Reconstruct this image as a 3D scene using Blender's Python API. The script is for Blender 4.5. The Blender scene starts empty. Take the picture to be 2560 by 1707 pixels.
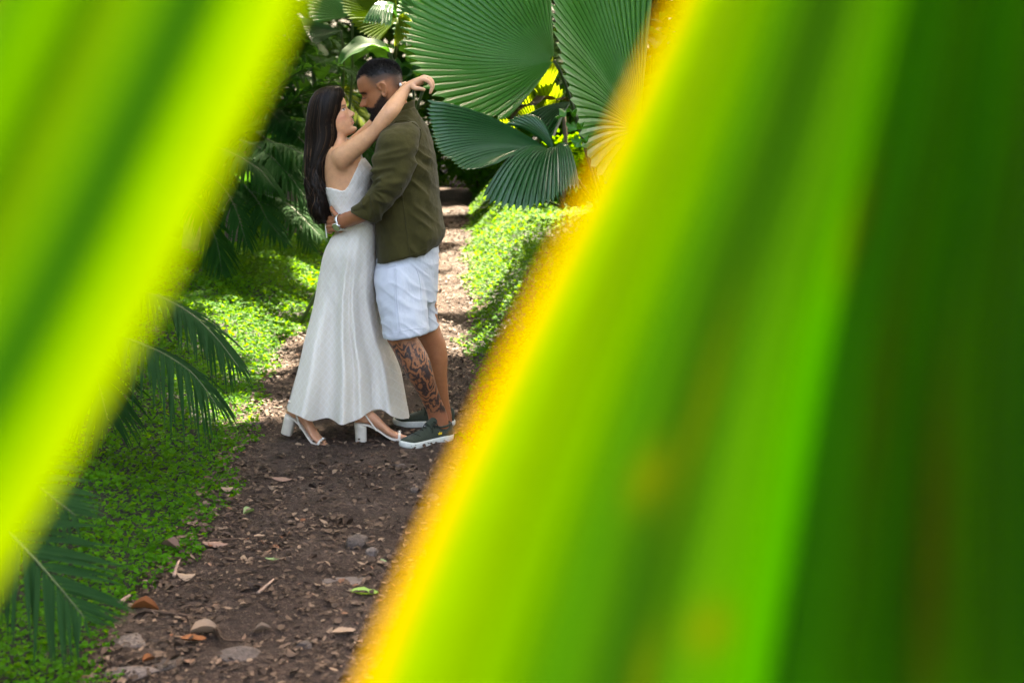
import bpy, bmesh, math, random, os
import numpy as np
from mathutils import Vector, Matrix, Euler

SC = bpy.context.scene
COL = SC.collection
R = math.radians
rng = np.random.default_rng(11)
random.seed(5)

# ------------------------------------------------------------------ camera
CAM_H = 1.6
F = 2560 * 50 / 36.0                      # focal length in photograph pixels
PITCH = math.atan((853.5 - 238) / F)
cd = bpy.data.cameras.new('camera'); cam = bpy.data.objects.new('camera', cd); COL.objects.link(cam)
cam.location = (0, 0, CAM_H); cam.rotation_euler = (math.pi / 2 - PITCH, 0, 0)
cd.lens = 50; cd.sensor_width = 36; cd.sensor_fit = 'HORIZONTAL'
cd.clip_start = 0.02; cd.clip_end = 500
cd.dof.use_dof = True; cd.dof.focus_distance = 6.5; cd.dof.aperture_fstop = 3.2
SC.camera = cam

# ------------------------------------------------------------------ sky, sun, exposure
SUN_EL, SUN_AZ = R(52), R(20)             # azimuth from +Y (the view) towards +X
SUNV = Vector((math.sin(SUN_AZ) * math.cos(SUN_EL), math.cos(SUN_AZ) * math.cos(SUN_EL), math.sin(SUN_EL)))
world = bpy.data.worlds.new('World'); SC.world = world; world.use_nodes = True
wn = world.node_tree.nodes; wl = world.node_tree.links
sky = wn.new('ShaderNodeTexSky'); sky.sky_type = 'NISHITA'; sky.sun_disc = False
sky.sun_elevation = SUN_EL; sky.sun_rotation = SUN_AZ
sky.air_density = 0.8; sky.dust_density = 8.0; sky.ozone_density = 0.0
wl.new(sky.outputs['Color'], wn['Background'].inputs['Color'])
wn['Background'].inputs['Strength'].default_value = 0.15
sd = bpy.data.lights.new('sun', 'SUN'); sd.energy = 4.5; sd.angle = R(0.55); sd.color = (1.0, 0.93, 0.8)
sun = bpy.data.objects.new('sun', sd); COL.objects.link(sun)
sun.rotation_euler = (-SUNV).to_track_quat('-Z', 'Y').to_euler(); sun.location = (4, 10, 20)
SC.view_settings.view_transform = 'Standard'; SC.view_settings.look = 'None'
SC.view_settings.exposure = 3.6; SC.view_settings.gamma = 1.0; SC.view_settings.use_curve_mapping = False
SC.view_settings.use_white_balance = True; SC.view_settings.white_balance_temperature = 7500; SC.view_settings.white_balance_tint = 10
SC.render.engine = 'CYCLES'
SC.cycles.use_denoising = True
SC.cycles.max_bounces = 8; SC.cycles.diffuse_bounces = 3; SC.cycles.glossy_bounces = 3
SC.cycles.transmission_bounces = 6; SC.cycles.transparent_max_bounces = 6
SC.cycles.sample_clamp_indirect = 8.0

# ------------------------------------------------------------------ helpers
def un(u, v, y):
    """photograph pixel + distance (world Y) -> world point"""
    a = (u - 1280) / F; b = -(v - 853.5) / F
    dy = math.cos(PITCH) + b * math.sin(PITCH); dz = -math.sin(PITCH) + b * math.cos(PITCH)
    t = y / dy
    return np.array((a * t, y, CAM_H + dz * t))
def ung(u, v, z=0.0):
    """photograph pixel -> point on the level z"""
    a = (u - 1280) / F; b = -(v - 853.5) / F
    dy = math.cos(PITCH) + b * math.sin(PITCH); dz = -math.sin(PITCH) + b * math.cos(PITCH)
    t = (z - CAM_H) / dz
    return np.array((a * t, dy * t, z))
def una(u, v, y):
    """vectorised un()"""
    u = np.asarray(u, float); v = np.asarray(v, float); y = np.asarray(y, float)
    a = (u - 1280) / F; b = -(v - 853.5) / F
    dy = math.cos(PITCH) + b * math.sin(PITCH); dz = -math.sin(PITCH) + b * math.cos(PITCH)
    t = y / dy
    return np.stack([a * t, y + 0 * t, CAM_H + dz * t], -1)
def proj(P):
    P = np.asarray(P, float); d = P - np.array((0, 0, CAM_H))
    w = d[..., 1] * math.cos(PITCH) - d[..., 2] * math.sin(PITCH)
    h = d[..., 1] * math.sin(PITCH) + d[..., 2] * math.cos(PITCH)
    return 1280 + F * d[..., 0] / w, 853.5 - F * h / w

def hash3(ix, iy, iz, seed):
    n = (ix.astype(np.int64) * 374761393 + iy.astype(np.int64) * 668265263 + iz.astype(np.int64) * 2147483647 + seed * 974634777) & 0xffffffff
    n = ((n ^ (n >> 13)) * 1274126177) & 0xffffffff
    n = ((n ^ (n >> 16)) * 2246822519) & 0xffffffff
    return ((n ^ (n >> 15)) & 0xffff) / 65535.0
def vnoise(P, seed=0):
    P = np.asarray(P, float); i = np.floor(P); f = P - i; f = f * f * (3 - 2 * f)
    x, y, z = i[..., 0], i[..., 1], i[..., 2]; r = 0
    for dx in (0, 1):
        for dy in (0, 1):
            for dz in (0, 1):
                w = (f[..., 0] if dx else 1 - f[..., 0]) * (f[..., 1] if dy else 1 - f[..., 1]) * (f[..., 2] if dz else 1 - f[..., 2])
                r = r + w * hash3(x + dx, y + dy, z + dz, seed)
    return r * 2 - 1
def fbm(P, seed=0, o=3):
    r = 0; a = 1.0
    for k in range(o):
        r = r + a * vnoise(np.asarray(P) * (2 ** k), seed + k * 17); a *= .5
    return r
def sstep(a, b, x):
    t = np.clip((x - a) / (b - a), 0, 1); return t * t * (3 - 2 * t)

def cr(keys, n):
    """Catmull-Rom through the keys (K x D), n samples"""
    K = np.asarray(keys, float)
    d = np.r_[0, np.cumsum(np.maximum(np.linalg.norm(np.diff(K[:, :3], axis=0), axis=1), 1e-4))]
    m = np.zeros_like(K)
    for i in range(len(K)):
        a, b = max(i - 1, 0), min(i + 1, len(K) - 1)
        m[i] = (K[b] - K[a]) / (d[b] - d[a])
    s = np.linspace(0, d[-1], n); j = np.clip(np.searchsorted(d, s, 'right') - 1, 0, len(K) - 2)
    h = (d[j + 1] - d[j])[:, None]; t = ((s - d[j])[:, None]) / h
    return ((2 * t**3 - 3 * t**2 + 1) * K[j] + (t**3 - 2 * t**2 + t) * h * m[j] + (-2 * t**3 + 3 * t**2) * K[j + 1] + (t**3 - t**2) * h * m[j + 1])

def gridf(nr, nc, wrap=True, off=0):
    """quads of an nr x nc vertex grid (wrap closes the columns)"""
    i = np.arange(nr - 1)[:, None]; j = np.arange(nc if wrap else nc - 1)[None, :]
    j2 = (j + 1) % nc
    a = i * nc + j; b = i * nc + j2; c = (i + 1) * nc + j2; d = (i + 1) * nc + j
    return np.stack([a, b, c, d], -1).reshape(-1, 4) + off
def capped(V, nr, nc):
    """closed loft: V (nr*nc,3) -> verts and face list with fan caps"""
    V = np.asarray(V).reshape(-1, 3); Fq = [tuple(q) for q in gridf(nr, nc)]
    n = len(V); V = np.vstack([V, V[:nc].mean(0), V[-nc:].mean(0)])
    for j in range(nc):
        k = (j + 1) % nc
        Fq.append((n, k, j)); Fq.append((n + 1, (nr - 1) * nc + j, (nr - 1) * nc + k))
    return V, Fq

WLOC = {}
def wloc(o):
    return WLOC.get(o.name, np.zeros(3)) if o else np.zeros(3)
def mesh_from(name, V, Fc, mat=None, smooth=True):
    me = bpy.data.meshes.new(name)
    V = np.asarray(V, np.float32).reshape(-1, 3)
    if isinstance(Fc, np.ndarray):
        k = Fc.shape[1]; nf = len(Fc)
        me.vertices.add(len(V)); me.vertices.foreach_set('co', V.ravel())
        me.loops.add(nf * k); me.loops.foreach_set('vertex_index', Fc.astype(np.int32).ravel())
        me.polygons.add(nf); me.polygons.foreach_set('loop_start', np.arange(0, nf * k, k, dtype=np.int32))
        me.update(calc_edges=True)
    else:
        me.from_pydata(V.tolist(), [], [tuple(int(i) for i in f) for f in Fc])
    me.polygons.foreach_set('use_smooth', np.full(len(me.polygons), bool(smooth)))
    if mat:
        for m in (mat if isinstance(mat, (list, tuple)) else [mat]): me.materials.append(m)
    return me
def mk(name, V, Fc, mat, parent=None, smooth=True, origin=None):
    """one mesh object from world-space vertices; origin at its base, parented by location only"""
    V = np.asarray(V, float).reshape(-1, 3)
    if origin is None:
        origin = np.array(((V[:, 0].min() + V[:, 0].max()) / 2, (V[:, 1].min() + V[:, 1].max()) / 2, V[:, 2].min()))
    o = bpy.data.objects.new(name, mesh_from(name, V - origin, Fc, mat, smooth)); COL.objects.link(o)
    WLOC[o.name] = np.array(origin, float)
    o.location = tuple(np.asarray(origin) - wloc(parent))
    if parent: o.parent = parent
    return o
def empty(name, loc, parent=None):
    o = bpy.data.objects.new(name, None); COL.objects.link(o); o.empty_display_size = 0.1
    WLOC[o.name] = np.array(loc, float); o.location = tuple(np.asarray(loc, float) - wloc(parent))
    if parent: o.parent = parent
    return o
def tag(o, label=None, cat=None, group=None, kind=None):
    if label: o['label'] = label
    if cat: o['category'] = cat
    if group: o['group'] = group
    if kind: o['kind'] = kind
    return o
def joinm(parts):
    """list of (V, faces) -> one (V, faces list)"""
    Vs = []; Fs = []; n = 0
    for V, Fc in parts:
        V = np.asarray(V).reshape(-1, 3); Vs.append(V); Fs += [tuple(int(i) + n for i in f) for f in Fc]; n += len(V)
    return np.vstack(Vs), Fs
def remesh(name, parts, voxel, smooth=3, factor=.5):
    """union of closed pieces into one continuous skin (voxel remesh + light smoothing); returns V, quads"""
    V, Fc = joinm(parts)
    o = bpy.data.objects.new(name + '_tmp', mesh_from(name + '_tmp', V, Fc)); COL.objects.link(o)
    bm = bmesh.new(); bm.from_mesh(o.data); bmesh.ops.recalc_face_normals(bm, faces=bm.faces); bm.to_mesh(o.data); bm.free()
    m = o.modifiers.new('r', 'REMESH'); m.mode = 'VOXEL'; m.voxel_size = voxel; m.adaptivity = 0
    if smooth:
        s = o.modifiers.new('s', 'SMOOTH'); s.factor = factor; s.iterations = smooth
    dg = bpy.context.evaluated_depsgraph_get(); dg.update()
    me = bpy.data.meshes.new_from_object(o.evaluated_get(dg))
    Vn = np.zeros(len(me.vertices) * 3, np.float32); me.vertices.foreach_get('co', Vn); Vn = Vn.reshape(-1, 3).astype(float)
    Nn = np.zeros(len(me.vertices) * 3, np.float32); me.vertices.foreach_get('normal', Nn); Nn = Nn.reshape(-1, 3).astype(float)
    tot = np.zeros(len(me.polygons), np.int32); me.polygons.foreach_get('loop_total', tot)
    idx = np.zeros(len(me.loops), np.int32); me.loops.foreach_get('vertex_index', idx)
    old = o.data; bpy.data.objects.remove(o); bpy.data.meshes.remove(old); bpy.data.meshes.remove(me)
    if (tot == 4).all(): Fq = idx.reshape(-1, 4)
    else:
        Fq = []; k = 0
        for t in tot: Fq.append(tuple(idx[k:k + t])); k += t
    return Vn, Fq, Nn
def tube(pts, rad, n=8, seg=None):
    """closed tube along points with radii; vertices, faces"""
    P = np.asarray(pts, float); r = np.broadcast_to(np.asarray(rad, float), (len(P),)).reshape(-1, 1)
    if seg: K = cr(np.hstack([P, r]), seg); P = K[:, :3]; r = np.maximum(K[:, 3:4], 1e-4)
    T = np.gradient(P, axis=0); T /= np.maximum(np.linalg.norm(T, axis=1, keepdims=True), 1e-9)
    up = np.array((0, 0, 1.)) if abs(T[:, 2]).mean() < .8 else np.array((0, 1., 0))
    A = np.cross(T, up); A /= np.maximum(np.linalg.norm(A, axis=1, keepdims=True), 1e-9); B = np.cross(T, A)
    th = np.arange(n) * 2 * math.pi / n
    V = P[:, None] + r[:, None] * (A[:, None] * np.cos(th)[None, :, None] + B[:, None] * np.sin(th)[None, :, None])
    return capped(V, len(P), n)
def setcol(o, name, arr):
    a = o.data.color_attributes.new(name, 'FLOAT_COLOR', 'POINT')
    c = np.ones((len(o.data.vertices), 4), np.float32); c[:, :arr.shape[1]] = arr
    a.data.foreach_set('color', c.ravel())

# ------------------------------------------------------------------ materials
class NT:
    """small wrapper to write node materials tersely"""
    def __init__(s, name):
        s.m = bpy.data.materials.new(name); s.m.use_nodes = True; s.t = s.m.node_tree
        s.b = s.t.nodes['Principled BSDF']; s.out = s.t.nodes['Material Output']
    def n(s, typ, **kw):
        x = s.t.nodes.new('ShaderNode' + typ)
        for k, v in kw.items():
            if k.startswith('i_'):
                x.inputs[k[2:].replace('_', ' ')].default_value = v
            else: setattr(x, k, v)
        return x
    def l(s, a, b): s.t.links.new(a, b)
    def set(s, **kw):
        for k, v in kw.items(): s.b.inputs[k.replace('_', ' ')].default_value = v
    def coord(s, kind='Object'): return s.n('TexCoord').outputs[kind]
    def noise(s, scale, detail=4, rough=.55, vec=None, dist=0):
        x = s.n('TexNoise'); x.inputs['Scale'].default_value = scale; x.inputs['Detail'].default_value = detail
        x.inputs['Roughness'].default_value = rough; x.inputs['Distortion'].default_value = dist
        s.l(vec if vec is not None else s.coord(), x.inputs['Vector']); return x.outputs['Fac']
    def ramp(s, fac, stops):
        x = s.n('ValToRGB'); e = x.color_ramp.elements
        while len(e) < len(stops): e.new(.5)
        for q, (p, c) in zip(e, stops): q.position = p; q.color = (c[0], c[1], c[2], 1) if not isinstance(c, (int, float)) else (c, c, c, 1)
        s.l(fac, x.inputs['Fac']); return x.outputs['Color']
    def mix(s, fac, a, b, mode='MIX'):
        x = s.n('Mix', data_type='RGBA', blend_type=mode)
        for sock, v in ((x.inputs['Factor'], fac), (x.inputs[6], a), (x.inputs[7], b)):
            if isinstance(v, (int, float)): sock.default_value = v
            elif isinstance(v, tuple): sock.default_value = (*v, 1)
            else: s.l(v, sock)
        return x.outputs[2]
    def math(s, op, a, b=None):
        x = s.n('Math', operation=op)
        for sock, v in zip(x.inputs, (a, b)):
            if v is None: continue
            if isinstance(v, (int, float)): sock.default_value = v
            else: s.l(v, sock)
        return x.outputs[0]
    def mapping(s, scale, vec=None, rot=(0, 0, 0)):
        x = s.n('Mapping'); x.inputs['Scale'].default_value = scale; x.inputs['Rotation'].default_value = rot
        s.l(vec if vec is not None else s.coord(), x.inputs['Vector']); return x.outputs[0]
    def color(s, c): s.l(c, s.b.inputs['Base Color'])
    def bump(s, h, strength, dist=.01, normal=None):
        x = s.n('Bump'); x.inputs['Strength'].default_value = strength; x.inputs['Distance'].default_value = dist
        s.l(h, x.inputs['Height'])
        if normal is not None: s.l(normal, x.inputs['Normal'])
        s.l(x.outputs[0], s.b.inputs['Normal']); return x.outputs[0]

def leaf_mat(name, c1, c2, trans=(.35, .55, .03), tfac=.35, rough=.4, spec=.5, nscale=6, island=True, stain=None):
    t = NT(name); geo = t.n('NewGeometry')
    f = t.noise(nscale, 4)
    if island: f = t.math('ADD', t.math('MULTIPLY', geo.outputs['Random Per Island'], .75), t.math('MULTIPLY', f, .4))
    c = t.ramp(f, [(.15, c1), (.85, c2)])
    if stain: c = t.mix(t.ramp(t.noise(stain[1], 5, .6), [(.58, 0), (.7, 1)]), c, stain[0])
    t.color(c); t.set(Roughness=rough); t.b.inputs['Specular IOR Level'].default_value = spec
    tr = t.n('BsdfTranslucent'); t.l(t.mix(.75, c, trans), tr.inputs['Color'])
    ms = t.n('MixShader'); ms.inputs[0].default_value = tfac
    t.l(t.b.outputs[0], ms.inputs[1]); t.l(tr.outputs[0], ms.inputs[2]); t.l(ms.outputs[0], t.out.inputs['Surface'])
    return t.m
def plain(name, c, rough=.6, spec=.4, metal=0.0, vary=.12, scale=60, bump=0.0):
    t = NT(name); f = t.noise(scale, 4)
    lo = tuple(x * (1 - vary) for x in c); hi = tuple(min(1, x * (1 + vary)) for x in c)
    t.color(t.ramp(f, [(.3, lo), (.7, hi)])); t.set(Roughness=rough, Metallic=metal); t.b.inputs['Specular IOR Level'].default_value = spec
    if bump: t.bump(f, bump, .004)
    return t.m
# ================================================================== ground and path
def xl(y): return np.interp(y, [-5, 2.5, 3.9, 5.2, 6.5, 9, 12, 16, 21, 28, 40], [-1.0, -1.05, -1.12, -1.18, -1.28, -1.42, -1.38, -1.22, -1.15, -1.3, -2.0])
def xr(y): return np.interp(y, [-5, 2.5, 3.9, 6.5, 9, 12, 15.7, 21, 28, 40], [.6, .35, .2, -.18, -.30, -.38, -.46, -.70, -.95, -1.7])
def hgt(x, y):
    x = np.asarray(x, float); y = np.asarray(y, float)
    dl = xl(y) - x; dr = x - xr(y)
    h = .16 * sstep(0, .9, dl) + .28 * sstep(.8, 4, dl) + .26 * sstep(0, .6, dr) + .22 * sstep(.5, 2.5, dr)
    P = np.stack([x, y, 0 * x], -1)
    h = h + .020 * fbm(P * 1.3, 2) + .010 * fbm(P * 5, 4, 2)
    return h + .55 * sstep(20, 40, y) + 7.0 * sstep(32, 52, y) + 3.0 * sstep(9, 22, np.abs(x)) * sstep(3, 8, y)
def warp(a, b, near, n, fine):
    """grid spacing: fine near the path, coarse far off"""
    t = np.linspace(-1, 1, n); return near + np.where(t < 0, (near - a), (b - near)) * (fine * t + (1 - fine) * np.sign(t) * np.abs(t) ** 3.2)
gx = warp(-70, 70, -.6, 150, .035); gy = np.r_[np.linspace(-20, 2, 12), np.linspace(2.2, 20, 260), np.linspace(20.3, 60, 70), np.linspace(63, 130, 12)]
GX, GY = np.meshgrid(gx, gy); GV = np.stack([GX, GY, hgt(GX, GY) - .05 * sstep(.02, .14, np.minimum(GX - xl(GY), xr(GY) - GX)) * (GY < 26)], -1)
tm = NT('soil_dark'); f = tm.noise(7, 6, .65); tm.color(tm.ramp(f, [(.3, (.006, .007, .003)), (.6, (.016, .016, .007)), (.75, (.012, .020, .004))]))
tm.set(Roughness=.95); tm.bump(tm.noise(40, 5, .7), .6, .02)
tag(mk('ground', GV, gridf(len(gy), len(gx), False), tm.m, origin=np.zeros(3)), kind='structure')
# trodden path: own sheet with ragged edges
py = np.linspace(1.5, 27, 420); pt = np.linspace(0, 1, 46)
PY, PT = np.meshgrid(py, pt, indexing='ij')
e = lambda s: .13 * vnoise(np.stack([PY * 1.7, 0 * PY + s, 0 * PY], -1), 7) + .06 * vnoise(np.stack([PY * 6, 0 * PY + s, 0 * PY], -1), 9)
XL = xl(PY) - .10 + e(1.5); XR = xr(PY) + .10 + e(8.5); PX = XL + (XR - XL) * PT
PZ = hgt(PX, PY) + .005 + (.008 + .012 * fbm(np.stack([PX * 7, PY * 7, 0 * PX], -1), 14, 4)) * np.sin(PT * math.pi)
tp = NT('path_soil'); n1 = tp.noise(3.2, 6, .6); n2 = tp.noise(42, 6, .7); n3 = tp.noise(160, 3)
c = tp.ramp(n1, [(.30, (.042, .024, .017)), (.5, (.082, .051, .038)), (.68, (.140, .096, .076))])
c = tp.mix(tp.ramp(n2, [(.40, .85), (.62, 0)]), c, (.030, .018, .012))
c = tp.mix(tp.ramp(n3, [(.58, 0), (.72, .7)]), c, (.24, .175, .135))
tp.color(c); tp.set(Roughness=.92); tp.b.inputs['Specular IOR Level'].default_value = .25
tp.bump(tp.math('ADD', n2, tp.math('MULTIPLY', n3, .5)), 1.0, .03)
tag(mk('path', np.stack([PX, PY, PZ], -1), gridf(420, 46, False), tp.m, origin=np.zeros(3)), kind='structure')
# ================================================================== plants
def green(name, a, b, **k): return leaf_mat(name, a, b, **k)
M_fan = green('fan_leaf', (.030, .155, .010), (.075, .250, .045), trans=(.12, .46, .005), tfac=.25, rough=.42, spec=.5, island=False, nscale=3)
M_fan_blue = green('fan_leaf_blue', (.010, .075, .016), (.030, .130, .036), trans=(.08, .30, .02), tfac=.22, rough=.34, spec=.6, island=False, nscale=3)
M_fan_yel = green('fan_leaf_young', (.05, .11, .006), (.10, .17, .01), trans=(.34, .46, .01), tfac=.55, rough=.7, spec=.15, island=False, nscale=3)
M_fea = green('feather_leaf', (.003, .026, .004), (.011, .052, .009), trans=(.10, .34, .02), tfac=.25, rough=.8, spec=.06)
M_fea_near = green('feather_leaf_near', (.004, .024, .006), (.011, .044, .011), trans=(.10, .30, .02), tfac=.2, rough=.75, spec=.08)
M_fea_yel = green('feather_leaf_yellow_green', (.045, .075, .003), (.09, .12, .005), trans=(.30, .38, .005), tfac=.4, rough=.85, spec=.05)  # lighter and yellower than the other feather leaves
M_broad = green('broad_leaf', (.006, .036, .008), (.020, .075, .014), trans=(.12, .36, .02), tfac=.25, rough=.6, spec=.12)
M_dry = green('dry_leaf', (.012, .009, .003), (.050, .036, .004), trans=(.16, .12, .01), tfac=.25, rough=.95, stain=((.05, .028, .012), 7))
M_clover = green('groundcover_leaf', (.005, .040, .0005), (.036, .145, .002), trans=(.28, .58, .005), tfac=.33, rough=.6, spec=.10)
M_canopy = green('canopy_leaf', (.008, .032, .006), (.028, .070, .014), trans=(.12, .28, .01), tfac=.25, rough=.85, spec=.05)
M_stem = plain('green_stem', (.035, .062, .010), .5, .4, 0, .2, 20)
M_bark = plain('bark', (.14, .105, .075), .9, .2, 0, .35, 18, .6)
def nrm(v): v = np.asarray(v, float); return v / max(np.linalg.norm(v), 1e-9)

def fan_mesh(hub, margin, nseg, pleat=.012, tooth=.06, bow=(0, 0, 0), rows=12, r0=.03, split=.0, seed=0):
    """pleated fan blade from the hub to a margin curve; every segment ends in a tooth"""
    r_ = np.random.default_rng(seed); hub = np.asarray(hub, float); fr = np.array((0, .13, .5, .87)); fr = np.r_[(np.arange(nseg)[:, None] + fr[None]).ravel(), nseg] / nseg
    Mf = cr(np.asarray(margin, float), 12 * nseg + 1); q = fr * 12 * nseg; a = np.clip(q.astype(int), 0, 12 * nseg - 1); f = (q - a)[:, None]; M = Mf[a] * (1 - f) + Mf[a + 1] * f
    D = M - hub; Tn = np.gradient(M, axis=0); Nn = np.cross(D, Tn); Nn /= np.maximum(np.linalg.norm(Nn, axis=1, keepdims=True), 1e-9)
    if Nn.mean(0) @ (np.array((0, 0, CAM_H)) - hub) < 0: Nn = -Nn
    k = np.arange(4 * nseg + 1) % 4; sg = np.choose(k, (-1.5, .35, 1.0, .35)); L = np.linalg.norm(D, axis=1)           # narrow grooves between broad folds
    tip = np.repeat(r_.normal(0, tooth * .22, nseg + 1), 4)[:4 * nseg + 1]
    end = np.choose(k, (1 - tooth, 1 - tooth * .62, 1 + tooth * .4, 1 - tooth * .62)) + np.where(k == 2, tip, 0)
    r = np.r_[np.linspace(r0, .93, rows - 2), .97, 1.0][:, None] * end[None]
    fall = sstep(1.0, .9, r)                                             # pleats flatten at the tip
    P = hub + D[None] * r[..., None] + np.asarray(bow)[None, None] * (4 * r * (1 - np.minimum(r, 1)))[..., None]
    ph = (pleat * np.minimum(r * 1.5, 1) * (L / L.mean())[None] * (.35 + .65 * fall))
    P = P + Nn[None] * (ph * sg[None])[..., None]
    return P.reshape(-1, 3), gridf(P.shape[0], P.shape[1], False)
def px3(L): return [un(a, b, c) for a, b, c in L]
def fan_leaf(plant, hub, margin, nseg, mat, stalk=None, **k):
    h = un(*hub); V, Fc = fan_mesh(h, px3(margin), nseg, **k)
    o = mk('fan_leaf', V, Fc, mat, plant, False, origin=h)
    if stalk: mk('petiole', *tube([h + np.array((0, .01, -.005))] + px3(stalk), .010, 8, 14), M_stem, o)
    return o

def leaflet_block(P, Tn, up, frac, Lmax, droop, va, width, r_, seg=6, prof=None, fold=.25, amin=30, amax=68):
    """leaflets on both sides of a rachis; returns array (n, seg+1, 3, 3)"""
    n = len(P); out = []
    for sd in (-1, 1):
        S = np.cross(Tn, up); S /= np.maximum(np.linalg.norm(S, axis=1, keepdims=True), 1e-9); Nn = np.cross(S, Tn)
        a = np.radians(amax + (amin - amax) * frac + r_.normal(0, 4, n)); va_ = va + r_.normal(0, .1, n)
        d = np.cos(a)[:, None] * Tn + np.sin(a)[:, None] * (sd * S * np.cos(va_)[:, None] + Nn * np.sin(va_)[:, None])
        L = Lmax * (prof(frac) if prof else np.sin(np.clip(frac * .86 + .12, 0, 1) * math.pi) ** .55) * r_.uniform(.9, 1.08, n)
        t = np.linspace(0, 1, seg + 1); dr = droop * r_.uniform(.7, 1.3, n)
        C = P[:, None] + d[:, None] * (L[:, None] * t)[..., None] + np.array((0, 0, -1.)) * (L * dr)[:, None, None] * (t ** 2)[None, :, None]
        TT = np.gradient(C, axis=1); B = np.cross(TT, Nn[:, None]); B /= np.maximum(np.linalg.norm(B, axis=2, keepdims=True), 1e-9)
        N2 = np.cross(B, TT); N2 /= np.maximum(np.linalg.norm(N2, axis=2, keepdims=True), 1e-9)
        w = width * (L / Lmax)[:, None] ** .5 * np.minimum(1, np.minimum((t + .06) / .16, ((1.015 - t) / .55)) )[None] ** .8
        out.append(np.stack([C - B * w[..., None] + N2 * (w * fold)[..., None], C, C + B * w[..., None] + N2 * (w * fold)[..., None]], 2))
    return np.concatenate(out)
def frond(plant, ctrl, Lmax, n=34, droop=.35, va=.25, width=.012, mat=None, seed=0, single=False, rad=.008, start=.12, up=(0, 0, 1), seg=6, **k):
    """feather frond: rachis along ctrl (world points); leaflets joined, or one object each when single"""
    r_ = np.random.default_rng(seed); C = cr(np.asarray(ctrl, float), 60); s = np.linspace(start, 1, n); i = np.clip(s * 59, 0, 58.99); j = i.astype(int); f = (i - j)[:, None]
    P = C[j] * (1 - f) + C[j + 1] * f; T = np.gradient(C, axis=0); Tn = T[j]; Tn = Tn / np.linalg.norm(Tn, axis=1, keepdims=True)
    B = leaflet_block(P, Tn, np.asarray(up, float), (s - start) / (1 - start), Lmax, droop, va, width, r_, seg, **k)
    q = gridf(seg + 1, 3, False); mat = mat or M_fea
    fo = mk('frond', *tube(C, np.linspace(rad, rad * .25, 60), 6), M_stem, plant, origin=C[0])
    if single:
        for b in B: mk('leaflet', b.reshape(-1, 3), q, mat, fo, origin=b[0, 1])
    else:
        nv = (seg + 1) * 3; Fa = (q[None] + (np.arange(len(B)) * nv)[:, None, None]).reshape(-1, 4)
        tag(mk('leaflets', B.reshape(-1, 3), Fa, mat, fo, origin=C[0]), kind='stuff')
    return fo
def broad_mesh(base, tip, width, bow, up=(0, 0, 1), wave=.02, seed=0, n=12, m=5, cup=.25):
    r_ = np.random.default_rng(seed); base = np.asarray(base, float); tip = np.asarray(tip, float); t = np.linspace(0, 1, n)
    C = base + (tip - base) * t[:, None] + np.asarray(bow) * (4 * t * (1 - t))[:, None]; T = np.gradient(C, axis=0); T /= np.linalg.norm(T, axis=1, keepdims=True)
    S = np.cross(T, np.asarray(up, float)); S /= np.maximum(np.linalg.norm(S, axis=1, keepdims=True), 1e-9); N = np.cross(S, T)
    w = width * np.sin(np.clip(t * .93 + .04, 0, 1) * math.pi) ** .7; q = np.linspace(-1, 1, m)
    V = C[:, None] + S[:, None] * (w[:, None] * q[None])[..., None] + N[:, None] * (np.abs(q)[None] * w[:, None] * cup + wave * np.sin(t * 17 + r_.uniform(0, 6))[:, None] * (q ** 2)[None])[..., None]
    return V.reshape(-1, 3), gridf(n, m, False)
def broad_leaf(plant, base, tip, width, bow, mat, name='leaf', **k):
    V, Fc = broad_mesh(base, tip, width, bow, **k); return mk(name, V, Fc, mat, plant, origin=np.asarray(base, float))
def gpt(x, y, dz=0.0): return np.array((x, y, float(hgt(x, y)) + dz))

# ------------------------------------------------------------------ fan palm on the right
b0 = gpt(.75, 9.0)
FP = empty('fan_palm', b0); tag(FP, 'large fan palm with huge round pleated leaves right of the man', 'palm')
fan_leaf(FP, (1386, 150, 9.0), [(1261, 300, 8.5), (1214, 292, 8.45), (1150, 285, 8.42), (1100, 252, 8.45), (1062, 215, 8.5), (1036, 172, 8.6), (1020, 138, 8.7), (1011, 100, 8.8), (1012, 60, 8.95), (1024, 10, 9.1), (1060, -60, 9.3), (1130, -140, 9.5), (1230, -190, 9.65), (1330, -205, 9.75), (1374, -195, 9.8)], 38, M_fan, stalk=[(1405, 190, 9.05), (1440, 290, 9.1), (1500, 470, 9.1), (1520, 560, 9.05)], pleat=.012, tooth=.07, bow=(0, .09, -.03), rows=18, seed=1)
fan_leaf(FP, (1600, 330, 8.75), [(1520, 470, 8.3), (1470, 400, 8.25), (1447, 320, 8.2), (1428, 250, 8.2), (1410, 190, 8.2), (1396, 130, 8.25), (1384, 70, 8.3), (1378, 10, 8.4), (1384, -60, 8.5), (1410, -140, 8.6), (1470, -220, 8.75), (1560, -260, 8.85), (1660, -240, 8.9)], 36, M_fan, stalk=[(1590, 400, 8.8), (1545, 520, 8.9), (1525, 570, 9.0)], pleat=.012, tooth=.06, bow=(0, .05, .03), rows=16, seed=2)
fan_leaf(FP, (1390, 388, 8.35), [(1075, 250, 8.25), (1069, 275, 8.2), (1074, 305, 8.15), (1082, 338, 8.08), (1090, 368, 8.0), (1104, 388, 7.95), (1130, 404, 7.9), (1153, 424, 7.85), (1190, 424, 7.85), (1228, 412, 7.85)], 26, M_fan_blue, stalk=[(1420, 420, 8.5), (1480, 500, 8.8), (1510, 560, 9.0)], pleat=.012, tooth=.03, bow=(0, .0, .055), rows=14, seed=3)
fan_leaf(FP, (1390, 388, 8.35), [(1264, 312, 8.3), (1285, 295, 8.35), (1310, 287, 8.4), (1330, 288, 8.45), (1345, 302, 8.5)], 9, M_fan_blue, pleat=.010, tooth=.03, bow=(0, -.02, .05), rows=12, seed=4)
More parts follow.
